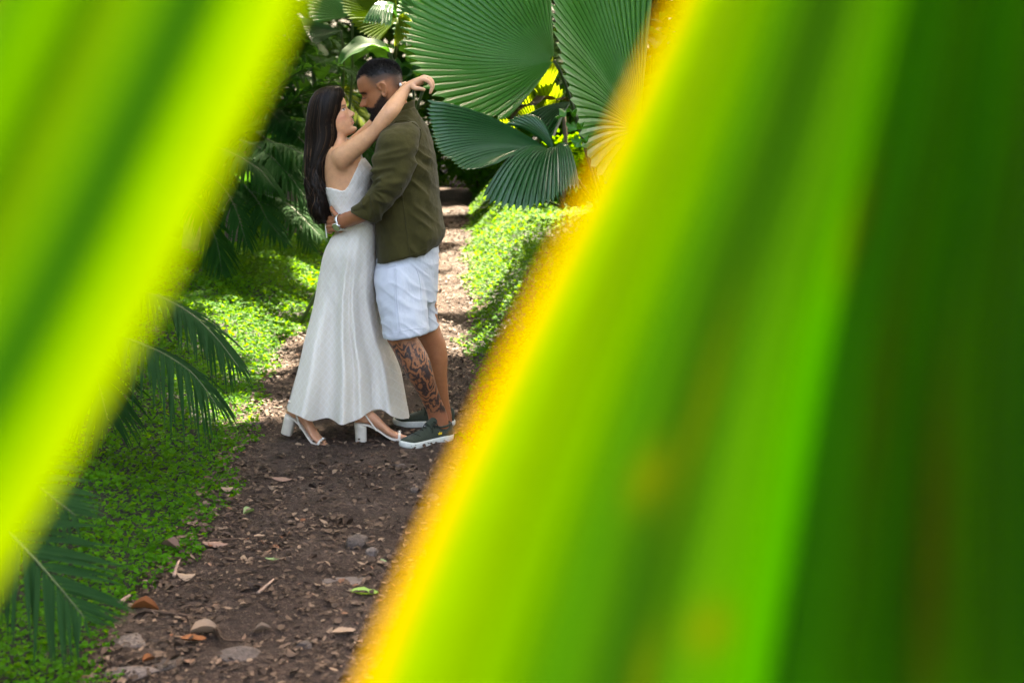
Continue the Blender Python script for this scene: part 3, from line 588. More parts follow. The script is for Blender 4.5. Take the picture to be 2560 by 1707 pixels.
def head_parts(male):
    nz, nc = 150, 176
    z = np.r_[np.linspace(.0005, .235 - .004, nz - 8), .235 - .004 + .0037 * np.sin(np.linspace(.15, 1.57, 8))]
    nz = len(z)
    if male:
        xf = cint([0, .006, .018, .034, .046, .06, .074, .09, .11, .122, .134, .16, .185, .205, .222, .231, .235],
                  [.066, .084, .094, .088, .088, .090, .088, .087, .083, .085, .094, .094, .085, .067, .040, .016, .0], z)
        wd = cint([0, .006, .02, .04, .06, .085, .11, .14, .165, .19, .21, .225, .232, .235],
                  [.018, .032, .047, .058, .063, .068, .071, .075, .0765, .071, .056, .033, .014, .0005], z)
    else:
        xf = cint([0, .006, .018, .034, .046, .06, .074, .09, .11, .122, .134, .16, .185, .205, .222, .231, .235],
                  [.060, .078, .087, .081, .084, .086, .084, .083, .081, .082, .088, .092, .084, .067, .040, .016, .0], z)
        wd = cint([0, .006, .02, .04, .06, .085, .11, .14, .165, .19, .21, .225, .232, .235],
                  [.014, .026, .040, .052, .059, .067, .070, .073, .075, .070, .056, .033, .014, .0005], z)
    xb = cint([0, .015, .03, .05, .08, .11, .14, .165, .19, .21, .224, .231, .235],
              [.020, -.012, -.03, -.05, -.074, -.09, -.098, -.098, -.087, -.066, -.042, -.018, -.0005], z)
    xc = np.minimum(cint([0, .03, .06, .1, .2, .235], [.028, .012, -.002, -.01, -.008, 0], z), xf - .004); xc = np.maximum(xc, xb + .0002)
    tt = np.linspace(-math.pi, math.pi, nc, endpoint=False); th = tt - .35 * np.sin(tt)
    c, s = np.cos(th), np.sin(th); q = .88 if male else .92
    cc = np.sign(c) * np.abs(c) ** q; ss = np.sign(s) * np.abs(s) ** .92
    X = xc[:, None] + np.where(cc > 0, (xf - xc)[:, None] * cc, (xc - xb)[:, None] * cc)
    Yv = wd[:, None] * ss; Z = z[:, None] + 0 * X
    fr = sstep(.1, .5, c)[None]
    D = 0 * X
    n_h = .036 if male else .030
    nb = np.interp(z, [.071, .0745, .080, .086, .096, .110, .122, .134], [0, .45, .86, 1.0, .80, .46, .20, .0])
    nb = np.convolve(np.pad(nb, 2, mode='edge'), np.ones(5) / 5, 'valid')
    ns = np.interp(z, [.07, .082, .09, .122, .14], [.012, .0125, .011, .0075, .010]) * (1.0 if male else .88)
    D += n_h * nb[:, None] * np.exp(-(np.abs(Yv) / ns[:, None]) ** 2.2)
    for sgn in (-1, 1):
        D += .010 * g(Yv, sgn * .0125, .006) * g(Z, .0805, .006)               # nostril wings
        D -= (.012 if male else .009) * g(Yv, sgn * .031, .013) * g(Z, .119, .010)   # eye socket
        D += .008 * g(Yv, sgn * .031, .011) * g(Z, .1165, .0075)               # eyeball under lids
        D += .004 * g(Yv, sgn * .052, .016) * g(Z, .094, .014)                 # cheekbone
        D += (.005 if male else .0015) * g(Yv, sgn * .026, .02) * g(Z, .133, .006)   # brow
    lp = .007 if male else .009
    mw = .021
    D += lp * np.exp(-(np.abs(Yv) / mw) ** 3) * (g(Z, .0625, .0050) + 1.05 * g(Z, .0475, .0056))
    D -= .0065 * np.exp(-(np.abs(Yv) / .025) ** 4) * g(Z, .0552, .0022)
    D += .007 * g(Yv, 0, .016) * g(Z, .0165, .011)
    D -= .004 * g(Yv, 0, .02) * g(Z, .0355, .005)
    X = X + D * fr
    parts = [capped(np.stack([X, Yv, Z], -1), nz, nc)]
    for sgn in ((-1, 1) if male else ()):
        hl = [(.004, .110), (.005, .122), (-.003, .133), (-.016, .132), (-.024, .118), (-.021, .102), (-.012, .087), (-.004, .078), (.002, .084), (.003, .096)]
        parts.append(tube([(x, sgn * (.0745 + .26 * max(0, -x + .012) * .8), zz) for x, zz in hl], [.003, .0042, .0046, .0048, .0048, .0045, .0045, .0055, .0048, .003], 8, 40))
        al = [(-.009, .125), (-.015, .116), (-.013, .103), (-.006, .095)]
        parts.append(tube([(x, sgn * (.0745 + .2 * max(0, -x)), zz) for x, zz in al], [.003, .004, .004, .003], 8, 16))
        V, Fc = blob((-.010, sgn * .0700, .106), (.0135, .0030, .024)); V = np.array(V); V[:, 1] += sgn * .22 * np.maximum(0, -V[:, 0])
        parts.append((V, Fc))
    return parts
def head_matrix(ear_px, dy, sc, fwd, up, ear=.105):
    f = np.asarray(fwd, float); f /= np.linalg.norm(f); u = np.asarray(up, float); u -= f * (u @ f); u /= np.linalg.norm(u)
    M = np.stack([f, np.cross(u, f), u], 1) * sc
    T = W(*ear_px, dy) - M @ np.array((0, 0, ear))
    return M, T
def xf(parts, M, T): return [(np.asarray(V) @ M.T + T, Fc) for V, Fc in parts]
def in_poly(u, v, poly, soft):
    """soft polygon mask: signed distance to outline / soft"""
    P = np.asarray(poly, float); n = len(P); ins = np.zeros(u.shape, bool); dist = np.full(u.shape, 1e9)
    for i in range(n):
        a, b = P[i], P[(i + 1) % n]
        c1 = (a[1] > v) != (b[1] > v)
        with np.errstate(divide='ignore', invalid='ignore'):
            ins ^= c1 & (u < (b[0] - a[0]) * (v - a[1]) / (b[1] - a[1] + 1e-12) + a[0])
        ab = b - a; t = np.clip(((u - a[0]) * ab[0] + (v - a[1]) * ab[1]) / (ab @ ab), 0, 1)
        dist = np.minimum(dist, np.hypot(u - a[0] - t * ab[0], v - a[1] - t * ab[1]))
    return sstep(-soft, soft, np.where(ins, dist, -dist))
def face_uv(V, M, T):
    """pixel position of head vertices, the far half mirrored to the near half; local coordinates too"""
    L = (V - T) @ np.linalg.inv(M).T; near = 1.0 if (M @ np.array((0, 1., 0)))[1] < 0 else -1.0
    Lm = L.copy(); Lm[:, 1] = near * np.abs(L[:, 1]); u, v = proj(Lm @ M.T + T)
    return u, v, L

def skin_mat(name, tattoo=False):
    t = NT(name); a = t.n('Attribute', attribute_name='Col'); n1 = t.noise(28, 8, .72)
    c = t.mix(.6, a.outputs['Color'], t.ramp(n1, [(.35, (.78, .70, .66)), (.65, (1.1, 1.05, 1.0))]), 'MULTIPLY')
    if tattoo:
        k = t.n('Attribute', attribute_name='Tat')
        v = t.coord(); w = t.n('TexWave', wave_type='RINGS'); w.inputs['Scale'].default_value = 8; w.inputs['Distortion'].default_value = 20
        w.inputs['Detail'].default_value = 3; w.inputs['Detail Scale'].default_value = 2.2; t.l(t.mapping((1, 1, .6), v), w.inputs['Vector'])
        n2 = t.noise(20, 5, .6, t.mapping((1, 1, .8), v), 2.2)
        ink = t.math('MULTIPLY', t.ramp(t.math('ADD', t.math('MULTIPLY', w.outputs['Fac'], .45), t.math('MULTIPLY', n2, .75)), [(.45, 1), (.60, .55), (.72, .08)]), k.outputs['Fac'])
        c = t.mix(t.math('MULTIPLY', ink, .92), c, (.018, .017, .02))
    t.color(c); t.set(Roughness=.48); t.b.inputs['Specular IOR Level'].default_value = .45
    t.b.inputs['Subsurface Weight'].default_value = .10; t.b.inputs['Subsurface Radius'].default_value = (1, .35, .2); t.b.inputs['Subsurface Scale'].default_value = .008
    t.bump(t.noise(300, 3), .06, .002); return t.m
def cloth_mat(name, c, rough=.85, weave=700, bump=.25, vary=.16, trans=0.0, sheen=.2, wr=0.5, wscale=9):
    t = NT(name); n = t.noise(weave, 2); n0 = t.noise(14, 4)
    lo = tuple(x * (1 - vary) for x in c); hi = tuple(min(1, x * (1 + vary)) for x in c)
    t.color(t.mix(.3, t.ramp(n, [(.3, lo), (.7, hi)]), t.ramp(n0, [(.35, lo), (.65, hi)])))
    t.set(Roughness=rough); t.b.inputs['Specular IOR Level'].default_value = .2; t.b.inputs['Sheen Weight'].default_value = sheen
    nb = t.bump(t.noise(wscale, 4, .5, t.mapping((1, 1, .55), rot=(0, .5, 0)), .6), wr, .02)
    t.bump(n, bump, .0015, nb)
    if trans:
        tr = t.n('BsdfTranslucent'); tr.inputs['Color'].default_value = (*c, 1); ms = t.n('MixShader'); ms.inputs[0].default_value = trans
        t.l(t.b.outputs[0], ms.inputs[1]); t.l(tr.outputs[0], ms.inputs[2]); t.l(ms.outputs[0], t.out.inputs['Surface'])
    return t.m
M_skin_m = skin_mat('skin_tan', True); M_skin_w = skin_mat('skin_light')
M_hair = NT('hair_dark'); M_hair.color(M_hair.ramp(M_hair.n('NewGeometry').outputs['Random Per Island'], [(0, (.005, .003, .0022)), (.65, (.012, .0075, .005)), (.92, (.03, .017, .010)), (1, (.075, .04, .02))]))
M_hair.set(Roughness=.4); M_hair.b.inputs['Specular IOR Level'].default_value = .15; M_hair = M_hair.m
M_short = plain('hair_cropped', (.010, .008, .007), .6, .3)
M_shirt = cloth_mat('shirt_olive_linen', (.050, .042, .010), .9, 420, .5, .42, 0, .08, .3, 7)
M_shorts = cloth_mat('shorts_white_linen', (.55, .57, .62), .9, 500, .25, .05, 0, .05, .6, 11)
M_sole = plain('rubber_offwhite', (.62, .62, .56), .6, .4, 0, .1, 90)
M_canvas = cloth_mat('canvas_dark_green', (.034, .042, .028), .9, 900, .4, .25, 0, .1, .1, 20)
M_lace = plain('lace_dark', (.016, .02, .013), .85, .2)
M_cream = plain('leather_cream', (.66, .59, .50), .45, .5, 0, .06, 40)
M_steel = plain('steel', (.72, .72, .70), .22, .6, 1.0, .05)
M_dial = plain('watch_dial', (.30, .34, .16), .12, .6, 0, .1)
M_yellow = plain('emblem_yellow', (.75, .50, .03), .6, .3)
M_nail = plain('nail_white', (.85, .80, .78), .25, .5, 0, .02)
M_gold = plain('gold', (.85, .55, .2), .25, .5, 1.0, .03)
def dress_mat():
    t = NT('dress_white_quilted'); v = t.coord()
    hs = []
    for a in (.62, -.62):
        w = t.n('TexWave', bands_direction='X'); w.inputs['Scale'].default_value = 14.5; w.inputs['Distortion'].default_value = .35
        w.inputs['Detail'].default_value = 2; w.inputs['Detail Scale'].default_value = 2
        t.l(t.mapping((1, .25, 1), v, (0, a, 0)), w.inputs['Vector']); hs.append(t.ramp(w.outputs['Fac'], [(.84, 0), (.97, 1)]))
    q = t.mix(1.0, hs[0], hs[1], 'LIGHTEN')
    base = t.ramp(t.noise(420, 2), [(.3, (.82, .765, .67)), (.7, (.94, .885, .79))])
    c = t.mix(t.math('MULTIPLY', q, .5), base, (.97, .94, .89))
    sp = t.n('TexVoronoi'); sp.inputs['Scale'].default_value = 26; t.l(v, sp.inputs['Vector'])
    dot = t.ramp(sp.outputs['Distance'], [(.045, 1), (.06, 0)])
    t.color(c); t.set(Roughness=.75); t.b.inputs['Specular IOR Level'].default_value = .3; t.b.inputs['Sheen Weight'].default_value = .15
    t.l(t.ramp(dot, [(0, .75), (1, .12)]), t.b.inputs['Roughness'])
    nb = t.bump(t.noise(16, 5, .6, t.mapping((1, 1, .35)), 1.2), .4, .02)
    t.bump(t.math('ADD', q, t.math('MULTIPLY', t.noise(420, 2), .5)), .55, .002, nb)
    tr = t.n('BsdfTranslucent'); tr.inputs['Color'].default_value = (.8, .78, .72, 1); ms = t.n('MixShader'); ms.inputs[0].default_value = .22
    t.l(t.b.outputs[0], ms.inputs[1]); t.l(tr.outputs[0], ms.inputs[2]); t.l(ms.outputs[0], t.out.inputs['Surface'])
    return t.m
M_dress = dress_mat()

def strands(roots, dirs, length, rad, droop=0.0, jit=.3, seed=1, seg=2):
    """short hairs as tapered 3-sided blades; returns V, faces (triangles)"""
    r_ = np.random.default_rng(seed); n = len(roots)
    d = dirs + r_.normal(0, jit, (n, 3)); d /= np.linalg.norm(d, axis=1, keepdims=True)
    s = np.cross(d, r_.normal(0, 1, (n, 3))); s /= np.linalg.norm(s, axis=1, keepdims=True)
    L = (np.broadcast_to(length, (n,)) * r_.uniform(.7, 1.25, n))[:, None]
    tip = roots + d * L + np.array((0, 0, -1.)) * droop * L; rad = np.broadcast_to(rad, (n,))[:, None]
    V = np.stack([roots - s * rad, roots + s * rad, tip], 1).reshape(-1, 3)
    return V, np.arange(3 * n).reshape(-1, 3)

def relax(V, Fq, w, it):
    """smooth a region of a quad skin, weighted by w"""
    E = np.vstack([Fq[:, [0, 1]], Fq[:, [1, 2]], Fq[:, [2, 3]], Fq[:, [3, 0]]]); n = len(V); deg = np.bincount(E[:, 0], minlength=n) + np.bincount(E[:, 1], minlength=n)
    for _ in range(it):
        S = np.stack([np.bincount(E[:, 0], V[E[:, 1], k], n) + np.bincount(E[:, 1], V[E[:, 0], k], n) for k in range(3)], 1) / np.maximum(deg, 1)[:, None]
        V = V + (S - V) * (.6 * w)[:, None]
    return V
# ------------------------------------------------------------------ the man
AM = R(24)
MM, MT = head_matrix((959, 226), 0.0, 1.075, (-math.cos(AM), .03, -math.sin(AM)), (-math.sin(AM), 0, math.cos(AM)))
man = xf(head_parts(True), MM, MT)
man.append(sil([(930, 262, 992, 205, 0, .060), (948, 282, 1003, 232, 0, .062), (958, 300, 1022, 262, 0, .068), (955, 330, 1045, 300, 0, .10)], 20))
man.append(sil([(960, 305, 1040, 285, .01, .10), (948, 345, 1068, 330, .01, .18), (945, 400, 1082, 400, .01, .19), (945, 480, 1090, 480, .01, .18), (946, 560, 1095, 570, .01, .17), (946, 640, 1090, 640, .01, .17), (955, 700, 1088, 700, .01, .16)], 40))
near_leg = [(970, 660, 1060, 660, -.05, .085), (953, 770, 1046, 775, -.12, .075), (965, 843, 1037, 830, -.14, .063), (981, 874, 1053, 857, -.145, .057), (1000, 905, 1072, 893, -.145, .060), (1017, 940, 1083, 930, -.14, .056), (1037, 972, 1091, 962, -.115, .047), (1057, 1008, 1104, 1000, -.085, .039), (1069, 1036, 1116, 1029, -.06, .035), (1073, 1058, 1122, 1056, -.045, .032), (1076, 1080, 1122, 1080, -.04, .026)]
far_leg = [(990, 660, 1090, 660, .09, .085), (1015, 770, 1092, 770, .10, .075), (1040, 830, 1100, 822, .11, .062), (1052, 860, 1113, 855, .12, .057), (1064, 895, 1119, 892, .13, .058), (1075, 940, 1118, 938, .14, .052), (1084, 985, 1121, 983, .155, .042), (1090, 1018, 1125, 1016, .165, .036), (1090, 1042, 1130, 1040, .17, .036), (1086, 1058, 1130, 1056, .17, .033)]
man.append(sil(near_leg, 70)); man.append(sil(far_leg, 70))
man.append(sil([(960, 330, 1045, 335, -.18, .06), (950, 400, 1025, 400, -.23, .05), (945, 465, 1000, 470, -.245, .05), (925, 490, 985, 500, -.25, .05), (900, 508, 950, 535, -.225, .045), (877, 526, 905, 557, -.205, .042), (862, 531, 880, 566, -.18, .036), (847, 538, 858, 572, -.155, .029), (839, 538, 848, 576, -.135, .030), (831, 541, 838, 578, -.105, .030)], 60))
for k, (v0, v1, L) in enumerate(((545, 544, 0), (555, 556, -3), (565, 568, -3), (574, 579, 0))):
    man.append(tubeW([(842, v0, -.115, .0115), (829 + L, v0 + 1, -.085, .0105), (822 + L, v1, -.045, .0095), (824, v1 + 2, -.005, .0085), (829, v1 + 3, .025, .007)]))
man.append(tubeW([(848, 547, -.14, .013), (837, 534, -.135, .012), (830, 524, -.115, .010), (828, 517, -.095, .008)]))
# the other arm reaches round her back from the far side
man.append(sil([(985, 330, 1040, 335, .19, .06), (955, 420, 1010, 420, .23, .05), (935, 480, 985, 500, .24, .05), (885, 505, 905, 545, .20, .04), (848, 512, 856, 548, .14, .03), (836, 512, 842, 548, .10, .03)], 40))
for k, v0 in enumerate((516, 525, 534, 543)):
    man.append(tubeW([(846, v0, .12, .011), (833, v0, .085, .0105), (827, v0 + 1, .04, .0095), (828, v0 + 2, -.005, .0085), (833, v0 + 3, -.04, .0075)]))
V, Fq, N = remesh('man', man, .0037, 2)
u, v, L = face_uv(V, MM, MT); onhead = (L[:, 2] > -.02) & (np.abs(L[:, 1]) < .09) & (V[:, 2] > 1.38) & (np.linalg.norm(L - np.array((0, 0, .11)), axis=1) < .17)
pu, pv = proj(V)
base = np.array((.36, .150, .064)); col = np.tile(base, (len(V), 1))
def paint(col, mask, c): return col * (1 - mask[:, None]) + np.asarray(c) * mask[:, None]
col = paint(col, .35 * np.clip(fbm(V * 14, 3) * .5 + .5, 0, 1), (.33, .13, .065))
HAIRP = [(884, 200), (893, 199), (904, 190), (913, 186), (921, 193), (934, 192), (950, 187), (962, 184), (980, 187), (1003, 190), (1040, 170), (1000, 100), (860, 100), (860, 190)]
FADEP = [(913, 187), (923, 205), (944, 222), (955, 232), (957, 205), (976, 200), (984, 220), (1003, 224), (1040, 200), (1030, 150), (920, 160)]
BEARD = [(957, 234), (949, 245), (941, 257), (936, 267), (928, 271), (913, 268), (908, 273), (915, 279), (924, 282), (921, 286), (922, 293), (918, 301), (930, 312), (955, 300), (974, 262), (967, 244)]
hm = in_poly(u, v, HAIRP, 6) * onhead; fm = in_poly(u, v, FADEP, 13) * onhead; bmk = in_poly(u, v, BEARD, 4.5) * onhead
ear_m = onhead * (np.abs(L[:, 1]) > .0695) * ((np.abs(L[:, 0] + .009) < .019) & (L[:, 2] > .07) & (L[:, 2] < .139)) * (np.abs(L[:, 1]) > .0715)
fm = fm * (1 - ear_m); hm = hm * (1 - ear_m); bmk = bmk * (1 - ear_m)
col = paint(col, .80 * fm, (.035, .026, .022)); col = paint(col, .97 * hm, (.010, .008, .007)); col = paint(col, .92 * bmk, (.022, .013, .009))
lips = onhead * g(L[:, 2], .055, .008) * (np.abs(L[:, 1]) < .022) * (L[:, 0] > .085); col = paint(col, .75 * lips, (.26, .085, .06))
mouth = onhead * g(L[:, 2], .0552, .0022) * (np.abs(L[:, 1]) < .023) * (L[:, 0] > .075); col = paint(col, .8 * mouth, (.05, .02, .015))
brow = in_poly(u, v, [(894, 238), (900, 232), (908, 231), (917, 234), (918, 237), (906, 236), (899, 239)], 1.6) * onhead * (L[:, 0] > .05); col = paint(col, .9 * brow, (.02, .013, .010))
lash = in_poly(u, v, [(904, 247), (910, 249), (917, 245), (918, 243), (911, 245.5), (905, 244)], 1.3) * onhead * (L[:, 0] > .05); col = paint(col, .9 * lash, (.03, .018, .012))
sock = onhead * g(np.abs(L[:, 1]), .031, .017) * g(L[:, 2], .118, .013) * (L[:, 0] > .05); col = paint(col, .35 * sock, (.20, .085, .05))
nose = onhead * g(L[:, 1], 0, .016) * g(L[:, 2], .083, .012) * (L[:, 0] > .09); col = paint(col, .35 * nose, (.46, .16, .09))
hands = sstep(-.5, .5, (870 - pu) / 20) * (pv > 500) * (pv < 600); col = paint(col, .3 * hands, (.42, .15, .08))
legd = sstep(800, 850, pv); col = paint(col, .45 * legd, (.36, .135, .055))
ank = g(pv, 1045, 22) * (pv > 1000); col = paint(col, .5 * ank, (.46, .17, .10))
tat = sstep(845, 868, pv) * sstep(1040, 1022, pv) * (V[:, 1] < Y0 - .02)
MAN = mk('person', V, Fq, M_skin_m); setcol(MAN, 'Col', col); setcol(MAN, 'Tat', np.repeat(tat[:, None], 3, 1))
tag(MAN, 'bearded man in olive shirt and white shorts holding the woman by her waist', 'person')
# cropped hair, beard, eyebrows
def seeds(mask, dens, seed):
    r_ = np.random.default_rng(seed); k = r_.random(len(V)) < mask * dens; return np.where(k)[0]
i1 = seeds(np.clip(hm + .25 * fm * (v < 200), 0, 1), .9, 1); i1 = np.repeat(i1, 2)
r_ = np.random.default_rng(3)
fw = MM[:, 0] / np.linalg.norm(MM[:, 0]); upv = MM[:, 2] / np.linalg.norm(MM[:, 2])
ln = .008 * sstep(0, 1, hm[i1]) * sstep(.13, .19, L[i1, 2]) + .003
hv = strands(V[i1] + r_.normal(0, .0013, (len(i1), 3)), N[i1] + .35 * fw + .1 * upv, ln, .0011, 0, .28, 4)
mk('hair', hv[0], hv[1], M_short, MAN, False)
i2 = np.repeat(seeds(bmk, .9, 2), 2)
bv = strands(V[i2] + r_.normal(0, .0012, (len(i2), 3)), N[i2] - .7 * upv + .1 * fw, .006 + .004 * (L[i2, 2] < .03), .0009, .1, .3, 5)
mk('beard', bv[0], bv[1], M_short, MAN, False)
i3 = np.repeat(seeds(brow, .9, 6), 2)
ev = strands(V[i3], .5 * N[i3] + upv * .3 - .5 * fw, .005, .0007, 0, .25, 7); mk('eyebrow', ev[0], ev[1], M_short, MAN, False)

# shirt: body and near sleeve as one cloth, turned-up cuff, collar, seams
def wrinkle(V, N, amp, fn): return V + N * (amp * fn)[:, None]
sh = [sil([(968, 292, 1037, 266, 0, .085), (955, 318, 1054, 296, 0, .15), (943, 350, 1071, 322, .01, .205), (937, 385, 1084, 362, .01, .222), (934, 430, 1093, 420, .01, .224), (934, 480, 1098, 480, .01, .218), (935, 530, 1107, 540, .01, .216), (938, 580, 1113, 580, .01, .214), (941, 625, 1106, 602, .01, .21), (943, 657, 1096, 613, .01, .205)], 70, 64, .9)]
sh.append(sil([(962, 312, 1040, 304, -.15, .07), (953, 326, 1051, 326, -.20, .085), (945, 348, 1048, 350, -.235, .09), (938, 385, 1041, 378, -.25, .088), (935, 425, 1034, 418, -.258, .085), (932, 456, 1019, 460, -.262, .078), (917, 482, 999, 496, -.262, .072), (897, 504, 974, 523, -.245, .066), (879, 522, 944, 552, -.222, .062)], 60, 40))
sh.append(sil([(1000, 312, 1050, 304, .16, .07), (985, 360, 1045, 350, .23, .08), (960, 430, 1030, 420, .255, .075), (935, 485, 1000, 498, .25, .068), (885, 508, 930, 550, .21, .058)], 40, 32))
V, Fq, N = remesh('shirt', sh, .0054, 4)
pu, pv = proj(V); nearm = (V[:, 1] < Y0 - .10)
r = np.hypot(pu - 922, pv - 474); ph = np.arctan2(pv - 474, pu - 922)
fan = 1 - np.abs(vnoise(np.stack([ph * 3.2 + .2 * np.sin(r * .06), r * .012, 0 * r], -1), 8)) * 2
sleeve = nearm * sstep(8, 30, r) * sstep(120, 60, r)
V = wrinkle(V, N, .013, np.sign(fan) * np.abs(fan) ** 1.4 * sleeve)
a1 = (pu * .80 + pv * .6); b1 = (-pu * .6 + pv * .80)
dg = 1 - np.abs(vnoise(np.stack([a1 * .011, b1 * .045, 0 * a1], -1), 21)) * 2
body = (1 - nearm * sstep(1040, 1015, pu)) * sstep(330, 420, pv)
V = wrinkle(V, N, .011, np.sign(dg) * np.abs(dg) ** 1.4 * body * sstep(980, 1020, pu) * (1 - .75 * sstep(1062, 1088, pu)))
a2 = (pu * .97 - pv * .25); b2 = (pu * .25 + pv * .97)
upf = 1 - np.abs(vnoise(np.stack([a2 * .016, b2 * .05, 0 * a2 + 3], -1), 33)) * 2
V = wrinkle(V, N, .007, upf * nearm * sstep(340, 380, pv) * sstep(455, 430, pv))
V = wrinkle(V, N, .003, fbm(V * 22, 40))
SHIRT = mk('shirt', V, Fq, M_shirt, MAN); tr_shirt = bvh_of(V, Fq)
cu = sil([(901, 506, 953, 530, -.238, .066), (894, 513, 951, 540, -.234, .068), (884, 521, 946, 551, -.226, .068), (876, 528, 940, 559, -.217, .066), (879, 529, 936, 557, -.217, .058)], 16, 36, 1, False)
cu += (fbm(cu.reshape(-1, 3) * 30, 6).reshape(cu.shape[:2]) * .003)[..., None]
mk('cuff', *capped(cu, 16, 36), M_shirt, SHIRT)
ring = []
for k in range(28):
    a = k * 2 * math.pi / 28
    uu = 1000 - 36 * math.cos(a) + 0 * math.sin(a); vv = 281 + 19 * math.cos(a) - (2 * math.sin(a)); ring.append((uu, vv, .085 * -math.sin(a), a))
cv = []
for j, (dv, sc_) in enumerate(((0, 1.03), (-9, 1.0), (-17, .97), (-21, .95), (-20, .90), (-8, .92), (4, .95))):
    for uu, vv, d, a in ring:
        cv.append(W(1000 + (uu - 1000) * sc_ + .25 * dv * -1 * math.cos(a) * -.5, vv + dv * (1 if math.cos(a) < .5 else .8) + 8, d * sc_))
mk('collar', cv, gridf(7, 28), M_shirt, SHIRT)
def seam(pts, r, mat, parent, tree, name='seam', n=40):
    K = cr(np.array([(a, b, 0) for a, b in pts]), n); P = [snap(tree, a, b, .0016) for a, b, _ in K]; P = [p for p in P if p is not None]
    if len(P) > 3:
        P = np.array(P); P[1:-1] = (P[:-2] + P[1:-1] * 2 + P[2:]) / 4; mk(name, *tube(P, r, 6), mat, parent)
seam([(972, 318), (985, 307), (1005, 302), (1028, 306), (1046, 318), (1053, 332), (1049, 355), (1041, 380)], .0022, M_shirt, SHIRT, tr_shirt)
seam([(1004, 470), (1008, 505), (1014, 560), (1021, 610), (1026, 642)], .0018, M_shirt, SHIRT, tr_shirt)
seam([(945, 651), (985, 648), (1030, 637), (1070, 619), (1093, 606)], .0014, M_shirt, SHIRT, tr_shirt)
seam([(930, 517), (936, 534), (940, 556)], .002, M_shirt, SHIRT, tr_shirt)

# shorts
so = [sil([(945, 610, 1094, 600, .01, .17), (940, 660, 1096, 640, .01, .185), (938, 695, 1094, 690, .01, .19), (941, 730, 1092, 725, .01, .18), (944, 755, 1092, 750, .01, .16)], 20, 48),
      sil([(940, 670, 1060, 650, -.08, .105), (938, 705, 1064, 700, -.10, .112), (946, 765, 1067, 765, -.12, .108), (953, 812, 1069, 805, -.135, .104), (957, 843, 1069, 828, -.14, .100), (958, 847, 1068, 831, -.14, .096)], 40, 44),
      sil([(1000, 670, 1094, 650, .08, .10), (1002, 720, 1094, 705, .10, .105), (1010, 780, 1092, 775, .11, .10), (1018, 815, 1095, 803, .11, .095), (1022, 829, 1099, 817, .11, .092), (1023, 832, 1098, 820, .11, .088)], 40, 40)]
V, Fq, N = remesh('shorts', so, .0052, 4)
pu, pv = proj(V)
vf = vnoise(np.stack([pu * .035 + pv * .004, pv * .007, V[:, 1] * 6], -1), 51); hz = vnoise(np.stack([pu * .012, pv * .05 + pu * .012, V[:, 1] * 6], -1), 52)
V = wrinkle(V, N, .0075, vf * sstep(640, 760, pv)); V = wrinkle(V, N, .0035, hz)
cz = 1 - np.abs(vnoise(np.stack([(pu * .8 + pv * .6) * .012, (pv * .8 - pu * .6) * .06, V[:, 1] * 5], -1), 57)) * 2; V = wrinkle(V, N, .004, np.maximum(cz, 0) ** 2)
SHORTS = mk('shorts', V, Fq, M_shorts, MAN); tr_sh = bvh_of(V, Fq)
seam([(991, 660), (992, 720), (997, 790), (1003, 836)], .0016, M_shorts, SHORTS, tr_sh)
seam([(986, 662), (987, 720), (991, 790), (996, 838)], .0012, M_shorts, SHORTS, tr_sh)
seam([(1040, 668), (1047, 690), (1052, 720), (1053, 752)], .0016, M_shorts, SHORTS, tr_sh)
seam([(957, 834), (985, 831), (1020, 824), (1064, 819)], .0012, M_shorts, SHORTS, tr_sh, n=30)

